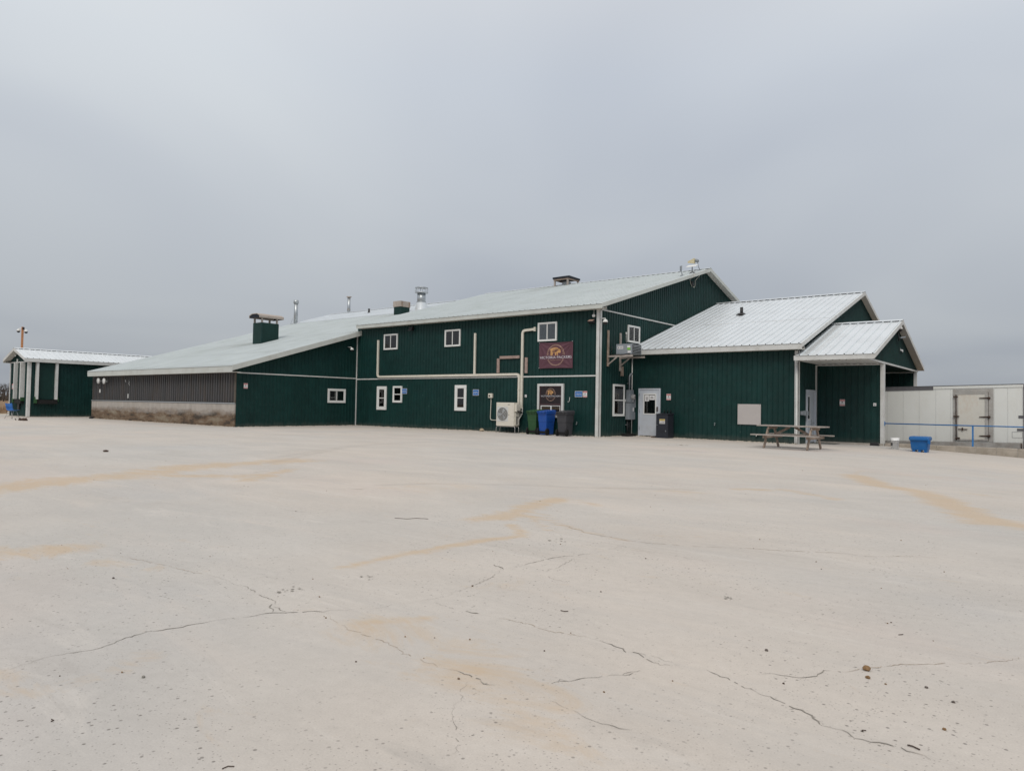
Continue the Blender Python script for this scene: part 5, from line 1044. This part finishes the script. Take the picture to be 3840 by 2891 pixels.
mb = MB(); mb.tube([(X1+.04, 26.68, 4.0), (X1+.04, 26.68, 4.38)], .012, 6); mb.box((X1+.02, 26.65, 4.36), (X1+.06, 26.72, 4.45)); tag(ob('sensor_rod', mb, WHITE, None), 'thin white rod fixed to the wall left of the small upper window', 'sensor')
t = thing('meter_panel', 'grey electrical meter and switch boxes stacked on the wall between window and door', 'electrical panel', (X1+.1, 27.05, .7))
ob('meter_box', MB().box((X1+.03, 26.74, 1.44), (X1+.20, 27.12, 1.975)), GREYM, t, bevel=.008); ob('switch_box', MB().box((X1+.03, 26.70, .70), (X1+.22, 27.16, 1.415)), GREYM, t, bevel=.008)
ob('meter', MB().lathe((X1+.20, 26.99, 1.68), [(.11, 0), (.11, .05), (.095, .12), (.001, .14)], 18, 'x'), mat('meter_glass', (.35, .34, .34), .2), t); ob('meter_dial', MB().box((X1+.33, 26.94, 1.66), (X1+.345, 27.04, 1.70)), SIGNK, t)
ob('label_plate', MB().box((X1+.201, 27.02, 1.46), (X1+.204, 27.10, 1.58)).box((X1+.221, 27.0, 1.06), (X1+.224, 27.11, 1.22)), SIGNW, t)
ob('rear_box', MB().box((X1+.03, 27.18, 1.22), (X1+.26, 27.19, 1.6)).box((X1+.03, 27.165, .72), (X1+.24, 27.185, 1.02)), GREYM, t)
ob('conduit', MB().tube(smooth_path([(X1+.09, 26.92, 1.97), (X1+.09, 26.92, 2.62), (X1+.10, 27.15, 2.70)], .14), .035, 9), GREYM, t)
ob('conduit', MB().tube([(X1+.10, 27.13, -.02), (X1+.10, 27.13, 3.46)], .022, 8), WHITE, t)
ob('strap', MB().box((X1+.02, 26.80, 2.24), (X1+.06, 27.04, 2.265)).box((X1+.02, 26.72, .46), (X1+.08, 26.86, .49)), GALV, t); ob('drop_pipe', MB().tube([(X1+.08, 26.80, .0), (X1+.08, 26.80, .70)], .03, 8).tube([(X1+.12, 26.9, .0), (X1+.11, 26.88, .70)], .02, 6), BLACKP, t)
mb = MB(); mb.box((X1+.03, 26.64, 1.46), (X1+.06, 26.70, 1.57)); tag(ob('door_bell_box', mb, WHITE, None), 'tiny white box on the wall left of the meter', 'box')
mb = MB(); mb.box((-15.15, 26.25, .0), (-14.85, 26.75, .11)); mb.tube([(-15.2, 26.9, .03), (-14.9, 27.05, .03), (-14.95, 26.95, .05)], .03, 6); tag(ob('black_tray', mb, RUBBER, None, bevel=.02), 'flat black tray lying at the foot of the meter wall', 'tray')
# dark cabinet in front of the door
cx0, cx1, cy0, cy1 = -13.93, -13.30, 26.43, 26.95; cx0, cx1 = Xat(2460, 26.45), Xat(2504, 26.45)
t = thing('dark_cabinet', 'dark navy metal cabinet with a yellow notice in front of the white door', 'cabinet', ((cx0+cx1)/2, 26.7, -.02))
ob('body', MB().box((cx0, 26.45, -.03), (cx1, 26.98, .96)), CABN, t, bevel=.006); ob('top', MB().hexa([(cx0-.02, 26.43, .961), (cx1+.02, 26.43, .961), (cx1+.02, 27.0, .961), (cx0-.02, 27.0, .961), (cx0-.02, 26.43, .975), (cx1+.02, 26.43, .975), (cx1+.02, 27.0, 1.02), (cx0-.02, 27.0, 1.02)]), CABN, t)
sxm = cx0+.30*(cx1-cx0); sxM = cx0+.76*(cx1-cx0)
ob('notice', MB().box((sxm, 26.444, .58), (sxM, 26.449, .77)), SIGNW, t); ob('notice_header', MB().box((sxm+.004, 26.441, .70), (sxM-.004, 26.4435, .766)), YELL, t)
mb = MB(); mb.box((sxm+.04, 26.4405, .725), (sxM-.04, 26.4395+.0008, .74)); mb.box((sxm+.02, 26.4415, .66), (sxm+.12, 26.4432, .672)); mb.box((sxM-.14, 26.4415, .655), (sxM-.02, 26.4432, .675)); mb.box((sxm+.02, 26.4415, .605), (sxM-.08, 26.4432, .62)); mb.box((sxM-.06, 26.4415, .60), (sxM-.025, 26.4432, .635)); ob('notice_print', mb, SIGNK, t)
ob('drawer_line', MB().box((cx0+.03, 26.447, .262), (cx1-.03, 26.4495, .268)), RUBBER, t); ob('knob', MB().box((cx1-.10, 26.43, .26), (cx1-.08, 26.449, .31)).box((cx0+.04, 26.435, .51), (cx0+.06, 26.449, .53)), GALV, t)
for k, x in enumerate((cx0+.24, cx0+.36, cx0+.48)): ob('spigot', MB().tube([(x, 26.7+.05*k, 1.0), (x+.01, 26.7+.05*k, 1.10), (x+.03, 26.7, 1.12)], .022, 6), RUBBER, t)
mb = MB(); mb.box((cx0-.28, 26.55, .0), (cx0-.08, 26.65, .03)); mb.box((cx0-.16, 26.42, 0), (cx0-.02, 26.5, .025)); tag(ob('door_wedge', mb, TWIG, None), 'brown door wedges on the ground left of the dark cabinet', 'wedge')
# grey blank panel
t = thing('blank_panel', 'blank pinkish grey square board screwed to the annex wall', 'board', (-10.05, AY-.04, .64)); ob('board', MB().box((-10.5, AY-.045, .64), (-9.595, AY-.024, 1.428)), mat('grey_board', (.46, .43, .42), .6, 0, .05, 2), t); mb = MB()
for x in (-10.46, -9.64):
    for z in (.68, 1.39): mb.box((x-.008, AY-.049, z-.008), (x+.008, AY-.046, z+.008))
ob('screw', mb, RUST, t)

# picnic table
def picnic():
    zt, cxp, cyp, rot = -.035, -7.42, 23.95, R(-4)
    t = thing('picnic_table', 'weathered wooden picnic table with attached benches in front of the porch corner', 'picnic table', (cxp, cyp, zt)); M_ = Matrix.Translation((cxp, cyp, zt)) @ Matrix.Rotation(rot, 4, 'Z'); hl = 1.06
    for k in range(5):
        y = -.30+.15*k; ob('table_plank', MB().box((-hl+random.uniform(-.01, .01), y-.07, .715), (hl+random.uniform(-.01, .01), y+.07, .752)).xf(M_), WOODG, t)
    for sy in (-1, 1):
        for k in range(2): ob('bench_plank', MB().box((-hl+random.uniform(-.01, .01), sy*(.62+.14*k)-.066, .42), (hl, sy*(.62+.14*k)+.066, .457)).xf(M_), WOODG, t)
    for sx in (-.70, .70):
        for sy in (-1, 1): ob('leg', MB().beam((sx, sy*.60, 0), (sx, sy*.22, .715), .045, .09, (0, 1, 0)).xf(M_), WOOD, t)
        ob('bench_rail', MB().box((sx+.023, -.76, .33), (sx+.062, .76, .42)).xf(M_), WOOD, t); ob('top_rail', MB().box((sx+.023, -.35, .625), (sx+.062, .35, .715)).xf(M_), WOOD, t)
        ob('brace', MB().beam((sx*.93, 0, .40), (sx*.12, 0, .70), .04, .075, (0, 0, 1)).xf(M_), WOOD, t)
picnic()
# white bucket, blue tote, bait boxes
bx = Xat(3356, 28.0); t = thing('white_bucket', 'white plastic bucket standing by the block curb', 'bucket', (bx, 28.0, gh(bx, 28)-.0)); z = gh(bx, 28.0)
ob('body', MB().lathe((bx, 28.0, z), [(.001, .0), (.120, .0), (.135, .30), (.145, .30), (.145, .325), (.138, .33), (.148, .39), (.146, .40), (.001, .39)], 20), BUCKET, t); ob('bail', MB().tube([(bx-.15, 28, z+.33), (bx-.13, 27.87, z+.25), (bx, 27.83, z+.22), (bx+.13, 27.87, z+.25), (bx+.15, 28, z+.33)], .005, 5), STEEL, t); ob('print', MB().box((bx-.11, 27.868, z+.12), (bx-.05, 27.872, z+.22)), SIGNK, t)
tx0, tx1 = Xat(3410, 27.45), Xat(3484, 27.45); z = gh(-4.3, 27.5)-.01
t = thing('blue_tote', 'blue insulated fish tub with a thick rounded lid beside the bucket', 'tub', ((tx0+tx1)/2, 27.7, z))
c = (tx0+tx1)/2; mb = MB(); w_ = (tx1-tx0)/2*.93
mb.hexa([(c-w_*.88, 27.47, z+.075), (c+w_*.88, 27.47, z+.075), (c+w_*.88, 27.93, z+.075), (c-w_*.88, 27.93, z+.075), (c-w_, 27.43, z+.42), (c+w_, 27.43, z+.42), (c+w_, 27.97, z+.42), (c-w_, 27.97, z+.42)]); ob('tub', mb, TOTE, t, bevel=.02)
for q in (-.62, .02, .66): ob('foot', MB().box((c+w_*(q-.16), 27.48, z), (c+w_*(q+.16), 27.92, z+.10)), TOTE, t, bevel=.01)
w2 = w_*1.14; mb = MB(); mb.hexa([(c-w2, 27.36, z+.40), (c+w2, 27.36, z+.40), (c+w2, 28.02, z+.40), (c-w2, 28.02, z+.40), (c-w2*.96, 27.39, z+.54), (c+w2*.96, 27.39, z+.54), (c+w2*.96, 27.99, z+.54), (c-w2*.96, 27.99, z+.54)]); ob('lid', mb, TOTE, t, bevel=.045)
ob('latch', MB().box((c+w2-.05, 27.34, z+.30), (c+w2+.03, 27.42, z+.44)), TOTE, t, bevel=.01)
def bait(x, y, label):
    z = gh(x, y); t = thing('bait_station', label, 'bait box', (x, y, z), 'black rodent bait boxes'); ob('box', MB().hexa([(x-.16, y-.09, z), (x+.16, y-.09, z), (x+.16, y+.09, z), (x-.16, y+.09, z), (x-.13, y-.06, z+.11), (x+.13, y-.06, z+.11), (x+.13, y+.08, z+.12), (x-.13, y+.08, z+.12)]), BLACKP, t, bevel=.012); ob('lid_seam', MB().box((x-.155, y-.088, z+.05), (x+.155, y+.09, z+.06)), RUBBER, t)
bait(Xat(3280, 29.1), 29.1, 'black bait box at the foot of the porch wall'); bait(-46.5, 17.42, 'black bait box at the left end of the stained concrete base')
mb = MB(); z = gh(-7.6, 28.7); mb.box((-8.1, 28.25, z+.002), (-7.25, 29.15, z+.018)); tag(ob('door_mat', mb, mat('mat_grey', (.14, .14, .13), .9, 0, .3, 20), None), 'dark mat on the ground in front of the porch door', 'mat')

# curb wall, rail
t = thing('block_curb', 'low retaining curb of large tan concrete blocks below the trailer', 'retaining wall', (-3, 29.6, -.6))
xj = [GX+.04]; wblk = Xat(3658, 29.5)-Xat(3583, 29.5); s = Xat(3583, 29.5)
while s > GX+.25: s -= wblk
s += wblk
while s < 8: xj.append(s); s += wblk
for a, b in zip(xj[:-1], xj[1:]): ob('block', MB().box((a+.008, 29.50+random.uniform(-.006, .006), -.9), (b-.008, 29.86, .045+random.uniform(-.008, .006))), BLOCK, t, bevel=.014)
ob('mortar', MB().box((GX+.05, 29.515, -1.14), (xj[-1], 29.84, .03)), CONC, t)
t = thing('blue_handrail', 'blue painted pipe handrail above the block curb in front of the trailer', 'railing', (-3, 29.6, .04))
ob('rail', MB().tube([(GX+.04, 29.6, .785), (6, 29.6, .785)], .021, 8), BLUEP, t); ob('flange', MB().box((GX+.03, 29.55, .70), (GX+.045, 29.65, .86)), BLUEP, t)
xp = Xat(3648, 29.6)
while xp < 6: ob('rail_post', MB().box((xp-.025, 29.575, .04), (xp+.025, 29.625, .775)), BLUEP, t); xp += 2.9

# trailer
TY = 31.3; tilt = -.028
t = thing('semi_trailer', 'old white riveted refrigerated trailer with rusty side door backed into the porch', 'trailer', (-4.9, 32.6, -1.1))
def TP(px_, py): p = onY(px_, py, TY); return p
a = TP(3442, 1449.8); b = TP(3840, 1440); sl = (b.z-a.z)/(b.x-a.x); top = lambda x: a.z+sl*(x-a.x)-.012
xl, xr = AX+.25, b.x-.02; bot = lambda x: TP(3318, 1652).z+sl*1.05*(x-TP(3318, 1652).x)
def tb_(x0, x1, f0, f1, y0, y1): return [(x0, y0, f0(x0)), (x1, y0, f0(x1)), (x1, y1, f0(x1)), (x0, y1, f0(x0)), (x0, y0, f1(x0)), (x1, y0, f1(x1)), (x1, y1, f1(x1)), (x0, y1, f1(x0))]
TW = 2.55
seams = [Xat(p_, TY) for p_ in (3326, 3386, 3446, 3508, 3563, 3727, 3778, 3833)]
edges = [xl]+[s for s in seams if s > xl+.1]+[xr]
kx = [xl]; q_ = seams[0]-(seams[1]-seams[0])
while q_ > xl+.15: kx.append(q_); q_ -= (seams[1]-seams[0])
edges = sorted(set([xl]+kx[1:]+[s for s in seams if xl < s < xr-.02]+[xr]))
z_in = lambda x: bot(x)+.012
for i in range(len(edges)-1):
    e0, e1 = edges[i]+.0008, edges[i+1]-.0008
    ob('side_panel', MB().hexa(tb_(e0, e1, bot, lambda x: top(x)-.10, TY+random.uniform(0, .001), TY+.03)), TRAIL, t)
ob('body_core', MB().hexa(tb_(xl, xr, lambda x: bot(x)+.01, lambda x: top(x)-.02, TY+.031, TY+TW)), TRAIL, t)
xd = Xat(3500, TY); ob('top_rail', MB().hexa(tb_(xl, xd, lambda x: top(x)-.13, top, TY-.02, TY+.0305)), TRAILD, t); ob('top_rail', MB().hexa(tb_(xd+.002, xr, lambda x: top(x)-.10, top, TY-.02, TY+.0305)), TRAIL, t)
ob('roof_edge', MB().hexa(tb_(xl, xr, lambda x: top(x)+.001, lambda x: top(x)+.025, TY-.03, TY+TW)), TRAILD, t)
ob('bottom_rail', MB().hexa(tb_(xl, xr, lambda x: bot(x)-.20, lambda x: bot(x)-.003, TY-.015, TY+.10)), TRAILG, t)
ob('front_corner', MB().hexa(tb_(xr, xr+.06, lambda x: bot(x)-.2, lambda x: top(x)+.01, TY-.02, TY+TW)), TRAILD, t)
# rivets
rv = MB()
def riv(x, z, y=TY-.004): s_ = .0075; rv.add([(x-s_, y+.004, z), (x, y+.004, z-s_), (x+s_, y+.004, z), (x, y+.004, z+s_), (x, y-.006, z)], [(0, 1, 4), (1, 2, 4), (2, 3, 4), (3, 0, 4)])
for e in edges[1:-1]:
    z = bot(e)+.03
    while z < top(e)-.12: riv(e+.012, z); z += .048
x = xl
while x < xr:
    riv(x, bot(x)+.02); 
    if x > Xat(3480, TY): riv(x, top(x)-.085, TY-.024)
    x += .045
# side door
D0, D1 = TP(3583, 1478), TP(3709, 1650); dx0, dx1 = Xat(3582, TY), Xat(3707, TY); fz0 = lambda x: bot(x)+.01; dz0, dz1 = TP(3590, 1647).z, TP(3590, 1478).z
fx0, fx1 = Xat(3574, TY), Xat(3725, TY)
ob('door_surround', MB().hexa(tb_(fx0, dx0, fz0, lambda x: top(x)-.13, TY-.012, TY-.001)).hexa(tb_(dx1, fx1, fz0, lambda x: top(x)-.13, TY-.012, TY-.001)).hexa(tb_(dx0, dx1, lambda x: top(x)-.24, lambda x: top(x)-.13, TY-.012, TY-.001)), TRAILG, t)
for xx in (fx0-.015, fx1+.012):
    z = bot(xx)+.03
    while z < top(xx)-.12: riv(xx, z); z += .04
x = fx0
while x < fx1: riv(x, top(x)-.125, TY-.004); x += .04
rvo = ob('rivets', rv, TRAILD, t, kind='stuff')
DOORT = mat('trailer_door', (.63, .62, .57), .5, .05, .06, 2, .4, dirt=(.42, .27, .16), dscale=2.0, damt=.5, stretch=(1, 1, .5))
dd = ob('side_door', MB().hexa(tb_(dx0+.01, dx1-.01, lambda x: bot(x)+.05, lambda x: top(x)-.25, TY-.03, TY-.012)), DOORT, t)
dt = lambda x: top(x)-.25; db = lambda x: bot(x)+.05; e_ = .10
ob('door_frame', MB().hexa(tb_(dx0+.01, dx0+.01+e_*.9, db, dt, TY-.042, TY-.031)).hexa(tb_(dx1-.01-e_, dx1-.01, db, dt, TY-.042, TY-.031)).hexa(tb_(dx0+.1, dx1-.11, lambda x: dt(x)-.075, dt, TY-.042, TY-.031)).hexa(tb_(dx0+.1, dx1-.11, db, lambda x: db(x)+.06, TY-.042, TY-.031)), TRAILG, dd)
ob('lock_rod', MB().tube([(Xat(3587, TY), TY-.06, TP(3587, 1650).z), (Xat(3586, TY), TY-.06, TP(3586, 1480).z)], .016, 7).box((Xat(3576, TY), TY-.08, TP(3580, 1490).z), (Xat(3592, TY), TY-.045, TP(3580, 1486).z)).box((Xat(3576, TY), TY-.08, TP(3580, 1563).z), (Xat(3598, TY), TY-.045, TP(3580, 1559).z)).box((Xat(3583, TY), TY-.08, TP(3580, 1645).z), (Xat(3600, TY), TY-.045, TP(3580, 1639).z)), RUST, dd)
for py in (1493, 1564, 1635):
    p = TP(3709, py); ob('hinge', MB().hexa([(p.x-.30, TY-.06, p.z-.012), (p.x, TY-.06, p.z-.03), (p.x, TY-.043, p.z-.03), (p.x-.30, TY-.043, p.z-.012), (p.x-.30, TY-.06, p.z+.014), (p.x, TY-.06, p.z+.03), (p.x, TY-.043, p.z+.03), (p.x-.30, TY-.043, p.z+.014)]).lathe((p.x, TY-.06, p.z), [(.001, -.04), (.045, -.03), (.05, .02), (.001, .02)], 10, 'y'), RUST, dd)
ob('hinge_line', MB().hexa(tb_(dx1-.006, dx1+.003, db, dt, TY-.045, TY-.03)), RUST, dd)
p = TP(3610, 1609); ob('handle', MB().box((p.x-.14, TY-.07, p.z-.012), (p.x+.16, TY-.05, p.z+.012)).box((p.x-.025, TY-.08, p.z-.055), (p.x+.02, TY-.043, p.z+.055)), RUST, dd)
for (xa_, ya_, xb_, yb_) in ((3819, 1558, 3839, 1569), (3814, 1607, 3839, 1617)):
    p, q = TP(xa_, ya_), TP(xb_, yb_); ob('vent_grille', MB().box((p.x, TY-.01, q.z), (min(q.x, xr-.005), TY-.001, p.z)), TRAILD, t)
p, q = TP(3795, 1619), TP(3836, 1643); ob('label_frame', MB().ring(p.x, q.x-.01, q.z, p.z, .008, TY-.004, TY-.0005, Matrix.Identity(4)), TRAILD, t)
ob('underframe', MB().hexa(tb_(xl, xr, lambda x: bot(x)-.36, lambda x: bot(x)-.201, TY+.7, TY+1.8)), TRAILD, t)
for x in (xr-1.6,):
    for y in (TY+.35, TY+2.2): ob('landing_leg', MB().box((x-.06, y-.06, -1.14), (x+.06, y+.06, bot(x)-.2)), TRAILD, t)
for x in (xl+1.2, xl+2.4):
    for y in (TY+.2, TY+2.35): ob('tyre', MB().lathe((x, y, -.66), [(.2, -.13), (.45, -.14), (.49, -.08), (.49, .08), (.45, .14), (.2, .13)], 22, 'y'), RUBBER, t)
mb = MB(); mb.tube([(Xat(3830, TY), TY-.03, bot(-1.8)-.02), (Xat(3830, TY), TY-.03, bot(-1.8)-.2)], .015, 6); ob('hook', mb, RUST, t)

# vent pipes on the old siding
t = thing('round_vents', 'pair of white round wall vents at the left end of the grey fluted siding', 'vent', (-45.6, 17.5, 2.25))
for px_, py in ((371, 1428), (392, 1429)):
    p = onY(px_, py, BYY-.25); ob('vent_cap', MB().lathe((p.x, BYY-.28, p.z), [(.001, -.03), (.17, -.03), (.17, .03), (.06, .04)], 16, 'y'), VINYL, t); ob('vent_tube', MB().tube([(p.x, BYY-.24, p.z), (p.x, BYY+.02, p.z)], .07, 10), GALV, t)
p = onY(379, 1466, BYY); mb = MB(); mb.box((p.x-.07, BYY-.07, p.z-.10), (p.x+.07, BYY-.03, p.z+.10)); tag(ob('outlet_cover', mb, VINYL, None), 'small white outlet cover on the grey siding below the round vents', 'outlet')
p = onY(484, 1485, BYY); mb = MB(); mb.box((p.x-.03, BYY-.07, p.z-.12), (p.x+.03, BYY-.035, p.z+.12)); tag(ob('white_tag', mb, VINYL, None), 'narrow white tag on the grey siding near the flaked paint', 'tag')
rr = random.Random(12); mb = MB()
for (px_, py) in [(474, 1431), (483, 1434), (487, 1428), (486, 1437), (482, 1440), (487, 1443), (483, 1447), (477, 1449), (472, 1452), (474, 1427), (488, 1433), (480, 1448)]:
    p = onY(px_+rr.uniform(-2, 2), py, BYY); s_ = rr.uniform(.02, .06); mb.box((p.x-s_*.5, BYY-.036, p.z-s_), (p.x+s_*.5, BYY-.0325, p.z+s_))
tag(ob('flaked_patch', mb, VINYL, None, kind='stuff'), 'flakes of white paint stuck on the grey fluted siding', 'paint flakes')
# dock: chair, camera pole, debris
def chair():
    c = Vector((-49.4, 14.55, 0)); k = G(45, 1570); c = Vector((k.x, k.y, 0)); M_ = Matrix.Translation(c) @ Matrix.Rotation(R(-62), 4, 'Z')
    t = thing('blue_chair', 'blue plastic shell chair with thin metal legs beside the dock building', 'chair', c)
    st = MB(); nu_ = 6
    P = [(.24, .47), (.12, .44), (-.10, .43), (-.19, .47), (-.24, .62), (-.30, .84)]; vs = []
    for (y, z) in P:
        for i in range(nu_+1):
            u = i/nu_*2-1; vs.append((u*.22, y+.03*u*u, z+.03*u*u))
    st.add(vs, [(j*(nu_+1)+i, j*(nu_+1)+i+1, (j+1)*(nu_+1)+i+1, (j+1)*(nu_+1)+i) for j in range(len(P)-1) for i in range(nu_)], True).xf(M_); o = ob('seat_shell', st, CHAIRB, t); s_ = o.modifiers.new('s', 'SOLIDIFY'); s_.thickness = .012
    for sx in (-1, 1):
        ob('leg', MB().tube([(sx*.16, .10, .44), (sx*.22, .26, 0)], .012, 6).xf(M_), STEEL, t); ob('leg', MB().tube([(sx*.16, -.08, .44), (sx*.22, -.26, 0)], .012, 6).xf(M_), STEEL, t)
chair()
pt = onX(85, 1226, -55.2); pt = Vector(pt)
t = thing('camera_pole', 'orange wooden pole carrying two dome cameras behind the dock building', 'pole', (pt.x, pt.y, 0)); ob('pole', MB().box((pt.x-.055, pt.y-.055, -.1), (pt.x+.055, pt.y+.055, pt.z)), ORANGE, t)
ob('mount_box', MB().box((pt.x+.05, pt.y-.03, pt.z-.18), (pt.x+.15, pt.y+.07, pt.z-.03)), BLACKP, t)
side = Vector((.78, .62, 0)).normalized()
for s_, dz, lab in ((-1, -.28, 'left dome camera on the orange pole'), (1, -.33, 'right dome camera on the orange pole')):
    c = Vector((pt.x, pt.y, pt.z+dz))+side*s_*(.27 if s_ < 0 else .24); q = -side*s_*.2; dome(c, lab+' behind the dock building', [(0, 0, .16), (q.x, q.y, .17)], 1.25)
p = G(80, 1577); mb = MB(); rr = random.Random(2)
for k in range(16):
    x = p.x+rr.uniform(-.45, .45); y = p.y+rr.uniform(-.12, .12); mb.beam((x, y, .02), (x+rr.uniform(-.3, .3), y+rr.uniform(-.1, .1), .05+rr.uniform(0, .08)), .08, .035)
tag(ob('debris_pile', mb, TWIG, None), 'low dark brown heap of debris on the ground before the dock building', 'debris')
p = onX(64, 1333, DX-1.2); p = onY(64, 1333, DY-.06); mb = MB(); mb.beam(p+Vector((-.12, 0, .05)), p+Vector((.08, -.12, -.04)), .06, .06); tag(ob('gable_camera', mb, VINYL, None), 'white bullet camera under the dock building gable peak', 'camera')
p = onY(67, 1352, DY-.04); mb = MB(); mb.box(p+Vector((-.04, -.05, -.09)), p+Vector((.04, 0, .09))); tag(ob('gable_lamp', mb, VINYL, None), 'small white wall lamp on the dock building gable', 'lamp')

# ------------------------------------------------------------------ loose things on the yard
big = [((3250, 2513), .021, 'brown angular stone, largest of the stones on the concrete'), ((3255, 2543), .012, 'brown stone lying just in front of the largest stone'), ((3473.7, 2579), .008, 'dark pebble right of the largest stone'), ((3575, 2634), .008, 'dark pebble nearer the camera at the right'), ((3541, 2736), .008, 'reddish pebble nearest the camera at the lower right'), ((2874, 2440), .010, 'grey pebble left of the largest stone'), ((538, 2540), .009, 'flat reddish pebble in the left foreground'), ((1720, 2546), .007, 'dark round pebble beside the centre crack'), ((425, 2169), .010, 'small dark pebble at the middle left'), ((1772, 2198), .008, 'dark pebble sitting on the long crack')]
for i, ((a_, b_), s_, lab) in enumerate(big):
    p = G(a_, b_); rock(p, s_, ROCK if i < 2 or i == 4 else mat('pebble%d' % i, random.choice([(.12, .10, .09), (.16, .11, .08), (.20, .19, .17)]), .85, 0, .4, 40), lab, group='stones on the concrete', seed=i+20, sq=.62)
rr = random.Random(33)
for i in range(70):
    a_, b_ = rr.uniform(200, 3800), 1700+rr.random()**1.2*900; p = G(a_, b_); 
    if p.y > 26: continue
    rock(p, rr.uniform(.0025, .0055)*(1+p.y*.05), ROCK if i % 3 else TWIG, 'tiny dark pebble scattered on the concrete yard', 'pebble', 'pebble', 'tiny pebbles scattered over the yard', seed=i, sq=.6)
def twig(pts, r_, label, g_='twigs on the concrete'):
    P = [G(*p)+Vector((0, 0, r_*.5)) for p in pts]; tag(ob('twig', MB().tube(P, r_*.3, 5), TWIG, None), label, 'twig', g_)
twig([Z4(1705, 280), Z4(1760, 284), Z4(1800, 281), Z4(1850, 284)], .008, 'long thin twig lying flat in the middle distance'); twig([Z4(960, 1364), Z4(985, 1353), Z4(1012, 1354)], .006, 'bent twig at the bottom edge'); twig([Z5(1708, 1263), Z5(1730, 1268), Z5(1762, 1283)], .009, 'dark straight twig at the lower right')
twig([Z5(1507, 1200), Z5(1518, 1204), Z5(1512, 1197), Z5(1530, 1199)], .006, 'curled dark twig near the lower right crack'); twig([Z5(1670, 785), Z5(1690, 783)], .007, 'short dark twig above the largest stone'); twig([Z5(210, 680), Z5(228, 684), Z5(243, 683)], .008, 'short twig right of the centre crack'); twig([Z4(220, 1160), Z4(232, 1155), Z4(222, 1150)], .006, 'curled scrap of twig in the left foreground')
def flakes(px_, py, w_, n, seed, label, m_=None, cat='dirt flakes'):
    rr = random.Random(seed); p = G(px_, py); mb = MB()
    for k in range(n):
        x = p.x+rr.gauss(0, w_); y = p.y+rr.gauss(0, w_*.8); s_ = w_*rr.uniform(.15, .5); a0 = rr.uniform(0, 6); z = gh(x, y)+.004+.0004*k; m_n = 6
        mb.add([(x+s_*rr.uniform(.5, 1.2)*math.cos(a0+i*6.283/m_n), y+s_*rr.uniform(.5, 1.2)*math.sin(a0+i*6.283/m_n), z) for i in range(m_n)], [tuple(range(m_n))])
    tag(ob('dirt_patch', mb, m_ or mat('dirt%d' % seed, (.36, .335, .30), .95, 0, .3, 20), None, kind='stuff'), label, cat, 'spalled dark patches in the concrete')
flakes(*Z4(1220, 595), .035, 8, 1, 'dark spalled patch left of the pair above the long crack'); flakes(*Z4(1300, 585), .022, 6, 2, 'dark spalled patch right of the pair above the long crack'); flakes(*Z4(1593, 535), .028, 6, 3, 'dark spalled patch under the orange streak'); flakes(*Z5(918, 620), .028, 6, 4, 'tan spalled patch in the right middle ground'); flakes(*Z6(1410, 675), .05, 6, 5, 'spalled patch below the orange stain fork')
p = G(397, 1694); rock((p.x, p.y, 0), .075, TWIG, 'dark clod with flat edges lying in the left middle distance', 'clod', 'clod', seed=77, sq=.35)
flakes(2551, 1669, .17, 9, 9, 'brown puddle mark in front of the dark cabinet', mat('puddle', (.22, .16, .10), .6, 0, .2, 5), 'puddle mark')
# soil and crumbs along the wall feet
rr = random.Random(91); mb = MB()
def crumbs(xa, xb, ya, yb, n):
    for _ in range(n):
        t_ = rr.random(); x = xa+(xb-xa)*t_; y = ya+(yb-ya)*t_-abs(rr.gauss(0, .05)); s_ = rr.uniform(.01, .035); z = gh(x, y)
        mb.add([(x-s_, y-s_, z-.005), (x+s_, y-s_, z-.005), (x+s_, y+s_, z-.005), (x-s_, y+s_, z-.005), (x+rr.uniform(-.5, .5)*s_, y, z+s_*rr.uniform(.5, 1.3))], [(0, 1, 4), (1, 2, 4), (2, 3, 4), (3, 0, 4)])
crumbs(X0, X1, Y0-.02, Y0-.02, 700); crumbs(X1, AX, AY-.02, AY-.02, 420); crumbs(BX, X0, BYY-.05, BYY-.05, 500); crumbs(X1+.05, X1+.05, Y0, AY, 60)
for _ in range(260):
    y = rr.uniform(BYY, Y0); x = X0+.03+abs(rr.gauss(0, .05)); s_ = rr.uniform(.01, .035); mb.add([(x-s_, y-s_, -.005), (x+s_, y-s_, -.005), (x+s_, y+s_, -.005), (x-s_, y+s_, -.005), (x, y, s_)], [(0, 1, 4), (1, 2, 4), (2, 3, 4), (3, 0, 4)])
tag(ob('gravel_crumbs', mb, VERGE, None, kind='stuff'), 'pale gravel crumbs along the foot of the walls', 'gravel')
